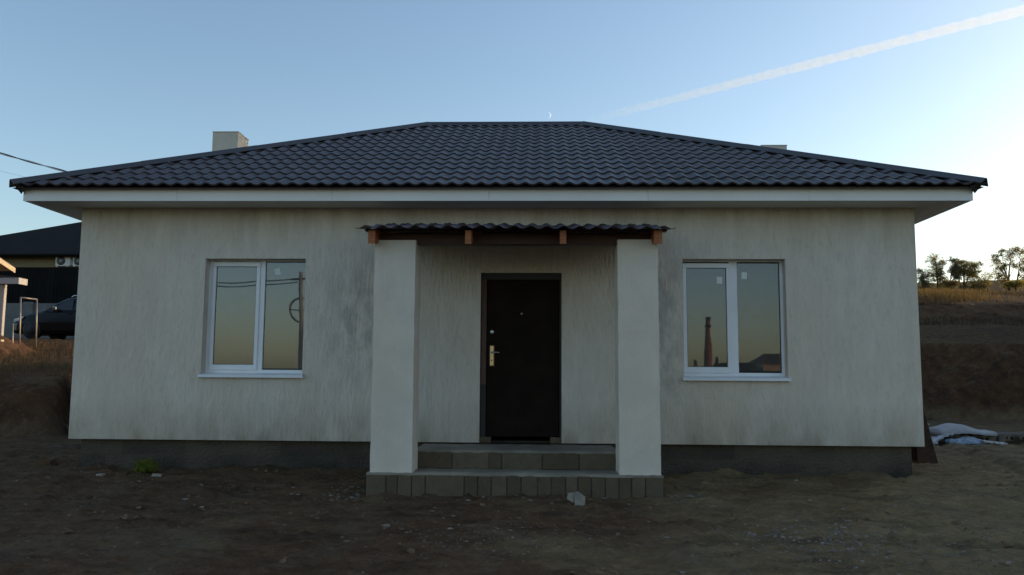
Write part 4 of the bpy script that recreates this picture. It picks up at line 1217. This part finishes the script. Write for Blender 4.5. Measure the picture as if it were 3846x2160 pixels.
for sg in (-1, 1):
    for pts_, nm in (([(1.50, 1.06), (2.28, 1.07), (2.26, 1.46), (1.98, 1.44)], 'side_window'), ([(2.36, 1.07), (3.25, 1.08), (3.22, 1.46), (2.36, 1.47)], 'side_window'), ([(3.33, 1.09), (3.85, 1.12), (3.72, 1.40), (3.31, 1.45)], 'side_window')):
        q = MB()
        def W2(p, e): 
            k_ = (p[1] - 1.02) / .5; return (CX + p[0], CY + .9 + sg * (.845 - .15 * k_ + e), CZ + p[1])
        vs = [W2(p, .012) for p in pts_] + [W2(p, -.02) for p in pts_]
        q.add(vs, [(0, 1, 2, 3), (7, 6, 5, 4), (0, 4, 5, 1), (1, 5, 6, 2), (2, 6, 7, 3), (3, 7, 4, 0)]); q.build(nm, M['car_glass'], car)
    q = MB(); q.box(CX + 1.62, CX + 1.80, CY + .9 + sg * .98 - .07, CY + .9 + sg * .98 + .07, CZ + 1.05, CZ + 1.19, .03); mir = q.build('mirror', M['chrome'], car)
    q = MB(); q.box(CX + 1.72, CX + 1.78, CY + .9 + sg * .88 - .06, CY + .9 + sg * .88 + .06, CZ + 1.04, CZ + 1.08); q.build('mirror_arm', M['car_trim'], mir)
    q = MB(); q.add([(CX + .10, CY + .9 + sg * .83, CZ + .72), (CX + .52, CY + .9 + sg * .90, CZ + .84), (CX + .40, CY + .9 + sg * .885, CZ + .70), (CX + .09, CY + .9 + sg * .79, CZ + .60),
                     (CX + .14, CY + .9 + sg * .70, CZ + .72), (CX + .5, CY + .9 + sg * .78, CZ + .82), (CX + .4, CY + .9 + sg * .78, CZ + .70), (CX + .06, CY + .9 + sg * .62, CZ + .62)],
                    [(0, 1, 2, 3), (7, 6, 5, 4), (0, 4, 5, 1), (1, 5, 6, 2), (2, 6, 7, 3), (3, 7, 4, 0)]); q.build('headlight', M['lamp'], car)
    q = MB(); q.tube([(CX + 2.1, CY + .9 + sg * .62, CZ + 1.56), (CX + 2.2, CY + .9 + sg * .62, CZ + 1.62), (CX + 3.5, CY + .9 + sg * .62, CZ + 1.62), (CX + 3.65, CY + .9 + sg * .62, CZ + 1.55)], .022, 6); q.build('roof_rail', M['chrome'], car)
    for xx in (2.1, 3.1):
        q = MB(); q.box(CX + xx, CX + xx + .2, CY + .9 + sg * .905 - .02, CY + .9 + sg * .905 + .02, CZ + .93, CZ + .965, .008); q.build('door_handle', M['car_trim'], car)
    for wx in (.85, 3.5):
        q = MB(); yy = CY + .9 + sg * .80
        q.tube([(CX + wx, yy - .11, CZ + .34), (CX + wx, yy - .09, CZ + .34), (CX + wx, yy + .09, CZ + .34), (CX + wx, yy + .11, CZ + .34)], [.29, .34, .34, .29], 20); wh = q.build('wheel', M['car_trim'], car)
        q = MB(); q.tube([(CX + wx, yy + sg * .10, CZ + .34), (CX + wx, yy + sg * .118, CZ + .34)], [.22, .20], 14); q.build('rim', M['car_trim'], wh)

# dark box with a red rail in the gap left of the house
db = empty('site_box', (-8.6, 6.6, gz(-8.6, 6.6)), 'black site box with red lower rail beside the left house wall', 'site box')
q = MB(); q.box(-9.08, -7.7, 6.35, 7.2, .58, 1.24, .02); q.build('box_body', M['black_sheet'], db)
q = MB(); q.box(-9.06, -7.7, 6.29, 6.348, .455, .53, .01); q.build('rail', M['redhose'], db)
q = MB(); q.box(-9.06, -7.7, 6.352, 7.2, .44, .578); q.build('base_frame', M['grey_conc'], db)
for xx in (-9.0, -7.9):
    q = MB(); q.box(xx, xx + .1, 6.45, 7.1, -.1, .439); q.build('leg', M['black_sheet'], db)
q = MB(); q.add([(-9.25, 5.95, .50), (-8.75, 5.75, .16), (-8.75, 5.81, .12), (-9.25, 6.01, .46), (-9.25, 5.95, .55), (-8.75, 5.75, .21), (-8.75, 5.81, .17), (-9.25, 6.01, .51)], [(0, 1, 2, 3), (7, 6, 5, 4), (0, 4, 5, 1), (1, 5, 6, 2), (2, 6, 7, 3), (3, 7, 4, 0)])
tag(q.build('batten', M['wood_old']), 'grey wooden batten leaning before the black site box', 'batten')

# overhead cables at the left
M['cable'] = simple('dark_cable', (.10, .10, .13), .5)
M['cable_w'] = simple('pale_cable', (.62, .60, .58), .5)
def cablepts(p0, p1, sag, n_=60):
    p0, p1 = Vector(p0), Vector(p1); out = []
    for i in range(n_ + 1):
        t = i / n_; p = p0.lerp(p1, t); p.z -= sag * 4 * t * (1 - t); out.append(p)
    return out
ma = empty('service_mast', (-5.55, 7.9, 3.9), 'short steel service mast behind the left roof hip', 'mast')
q = MB(); q.tube([(-5.55, 7.9, 3.75), (-5.55, 7.9, 4.88)], .03, 8); q.build('mast_tube', M['pole_metal'], ma)
q = MB(); q.tube([(-5.55, 7.9, 4.80), (-5.72, 7.9, 4.86)], .015, 6); q.build('hook', M['steel'], ma)
cb = empty('service_cable', (-5.7, 7.9, 4.86), 'thick twisted service cable sagging down behind the left roof hip', 'cable')
pp = cablepts((-24.0, 8.0, 10.9), (-5.72, 7.9, 4.86), .62, 160)
for ph, mt in ((0, 'cable'), (math.pi, 'cable_w')):
    q = MB(); pts = [p + Vector((0, math.cos(i * .55 + ph) * .013, math.sin(i * .55 + ph) * .013)) for i, p in enumerate(pp)]
    q.tube(pts, .014, 6); q.build('strand', M[mt], cb)
q = MB(); q.tube(cablepts((-24.0, 8.4, 9.9), (-5.6, 8.1, 4.66), .55, 60), .0022, 5); tag(q.build('thin_wire', M['cable']), 'thin wire hanging below the twisted service cable', 'wire')

# ---- what the window panes mirror: things across the road, behind the viewpoint
M['red_brick'] = simple('red_stack_brick', (.20, .065, .04), .9, var=.3, scale=.6)
M['dark_leaf'] = leafmat('dark_conifer', (.03, .035, .02), (.02, .025, .015), .2)
M['peach'] = simple('peach_render', (.42, .24, .13), .9, var=.1, scale=.5)
st = empty('brick_stack', (100.5, -500, 0), 'tall tapering brick factory stack mirrored in the right window', 'chimney stack')
q = MB(); q.tube([(100.5, -500, -1), (100.5, -500, 12), (100.8, -500, 30), (101.0, -500, 39)], [2.9, 2.4, 1.75, 1.5], 20); q.build('shaft', M['red_brick'], st)
q = MB(); q.tube([(100.9, -500, 33.2), (100.9, -500, 34.4)], [2.15, 2.15], 20); q.build('gallery', M['black_sheet'], st)
q = MB(); q.tube([(101.0, -500, 37.6), (101.0, -500, 39.2)], [1.75, 1.75], 20); q.build('crown_ring', M['black_sheet'], st)
M['pole_conc'] = simple('weathered_pole', (.40, .36, .30), .9, var=.2)
up = empty('utility_pole', (-11.2, -30, -.4), 'utility pole with coiled cable mirrored in the left window', 'utility pole')
q = MB(); q.tube([(-11.1, -30, -.6), (-11.25, -30, 6.4)], [.15, .09], 10); q.build('post', M['pole_conc'], up)
q = MB(); q.tube([(-11.75, -30, 6.05), (-10.75, -30, 6.05)], .05, 8); q.build('crossarm', M['rust'], up)
q = MB(); ring_ = [(-11.22 + .62 * math.cos(a), -30.16, 4.55 + .62 * math.sin(a)) for a in np.linspace(0, 2 * math.pi, 33)]; q.tube(ring_, .055, 6); q.build('cable_coil', M['pole_conc'], up)
q = MB(); q.tube([(-11.84, -30.12, 4.55), (-10.60, -30.12, 4.55)], .03, 6); q.build('coil_bracket', M['rust'], up)
for k, dz in enumerate((0, .18)):
    q = MB(); q.tube(cablepts((-46, -33, 6.3 - dz), (-11.4, -30, 6.08 - dz), .5, 30), .028, 5); tag(q.build('line_wire', M['cable']), ('upper', 'lower')[k] + ' line wire from the utility pole, mirrored in the left window', 'wire')
wh_ = empty('peach_house', (44, -152, 1), 'low peach house mirrored at the foot of the right window', 'house')
q = MB(); q.box(42.6, 50, -160, -150, 0, 4.6); q.build('wall', M['peach'], wh_)
q = MB(); q.add([(42, -149.5, 4.6), (50.6, -149.5, 4.6), (50.6, -160.5, 4.6), (42, -160.5, 4.6), (44.5, -155, 6.6), (48, -155, 6.6)], [(0, 1, 5, 4), (1, 2, 5), (2, 3, 4, 5), (3, 0, 4), (3, 2, 1, 0)]); q.build('roof', M['rust'], wh_)
sh = empty('dark_shed', (38, -150, 1), 'long dark shed mirrored at the foot of the right window', 'shed')
q = MB(); q.box(33.5, 42.0, -156, -150, 0, 3.3); q.build('wall', M['rust'], sh)
q = MB(); q.add([(33, -149.6, 3.3), (42.4, -149.6, 3.3), (42.4, -156.4, 3.3), (33, -156.4, 3.3), (34.5, -153, 4.6), (41, -153, 4.6)], [(0, 1, 5, 4), (1, 2, 5), (2, 3, 4, 5), (3, 0, 4), (3, 2, 1, 0)]); q.build('roof', M['black_roof'], sh)
for (tx, th_, lab) in ((57, 8.6, 'narrow conifer mirrored left of the brick stack'), (64.6, 9.6, 'taller conifer mirrored right of the brick stack'), (60.8, 6.0, 'low conifer mirrored before the brick stack'), (69.5, 7.6, 'broad conifer mirrored at the mullion of the right window'), (53, 6.2, 'low broad conifer mirrored at the left edge of the right window')):
    t = empty('conifer', (tx, -300, -.3), lab, 'tree')
    q = MB(); q.tube([(tx, -300, -.6), (tx, -300, th_ * .9)], [.22, .05], 6); q.build('trunk', M['bark'], t)
    gg = np.random.default_rng(int(tx)); m_ = 700; hh = gg.uniform(.08, 1, m_); a = gg.uniform(0, 6.28, m_); r_ = (1 - hh) * th_ * .2 * np.sqrt(gg.uniform(.1, 1, m_))
    P3 = np.stack([tx + r_ * np.cos(a), -300 + r_ * np.sin(a), hh * th_], 1)
    av = gg.normal(0, 1, (m_, 3)) * .28; bv = gg.normal(0, 1, (m_, 3)) * .28
    V = np.stack([P3 - av, P3 + bv, P3 + av, P3 - bv], 1).reshape(-1, 3)
    np_mesh('crown', V, np.arange(len(V)).reshape(-1, 4), M['dark_leaf'], False, t)

# ------------------------------------------------------------------ sky things
n = NT('moonlight')
em = n.node('ShaderNodeEmission'); em.inputs['Color'].default_value = (.86, .92, 1, 1); em.inputs['Strength'].default_value = .60
n.link(em.outputs[0], n.out.inputs['Surface']); M['moon'] = n.m
mc = Vector((50.35, 6000, 1922.7)); rad_ = 21.0
q = MB(); vs = []; NN = 24
for dy in (0, 3):
    for i in range(NN + 1):
        a = -math.pi / 2 + math.pi * i / NN
        vs.append((mc.x + rad_ * math.cos(a), mc.y + dy, mc.z + rad_ * math.sin(a)))
    for i in range(NN + 1):
        a = -math.pi / 2 + math.pi * i / NN
        vs.append((mc.x + rad_ * .72 * math.cos(a), mc.y + dy, mc.z + rad_ * math.sin(a)))
K = NN + 1; fs = []
for i in range(NN):
    fs += [(i, i + 1, K + i + 1, K + i), (2 * K + i, 3 * K + i, 3 * K + i + 1, 2 * K + i + 1), (i, 2 * K + i, 2 * K + i + 1, i + 1), (K + i, K + i + 1, 3 * K + i + 1, 3 * K + i)]
q.add(vs, fs); tag(q.build('moon', M['moon'], None, fix=False), 'thin pale crescent moon just above the roof ridge', 'moon')

# contrail: a long lumpy tube of thin cloud
ca, cbv = Vector((345.4, 4000, 1286.1)), Vector((1466.3, 2500, 1127.6))
cdir = (cbv - ca); CL = cdir.length; cdir.normalize()
c0 = ca - cdir * 200; clen = CL + 900
pts = []; rads = []
NS = 240
for i in range(NS + 1):
    s_ = clen * i / NS; pts.append(c0 + cdir * s_)
    t = s_ / clen
    rads.append(19 * (1.05 - .22 * t) + 2.6 * float(fbm(np.array([s_ * .022]), np.array([.3]), 3, 80)[0]) + 1.2 * math.sin(i * 1.3))
n = NT('contrail_vapour')
n.t.nodes.remove(n.b)
pv = n.node('ShaderNodeVolumePrincipled'); pv.inputs['Color'].default_value = (.87, .955, 1, 1); pv.inputs['Anisotropy'].default_value = .45
x, y, z = n.xyz()
along = n.rng(y, c0.y - 50, 2700)
dens = n.math('MULTIPLY', n.rng(along, 0, 1, .0006, .020), n.noise(.03, 3, .6, lo=.0, hi=.6))
n.link(dens, pv.inputs['Density']); n.link(pv.outputs[0], n.out.inputs['Volume'])
n.m.cycles.volume_step_rate = .05
M['contrail'] = n.m
q = MB(); q.tube(pts, rads, 14); tag(q.build('contrail', M['contrail']), 'white contrail streaking across the upper right sky', 'contrail', kind='stuff')
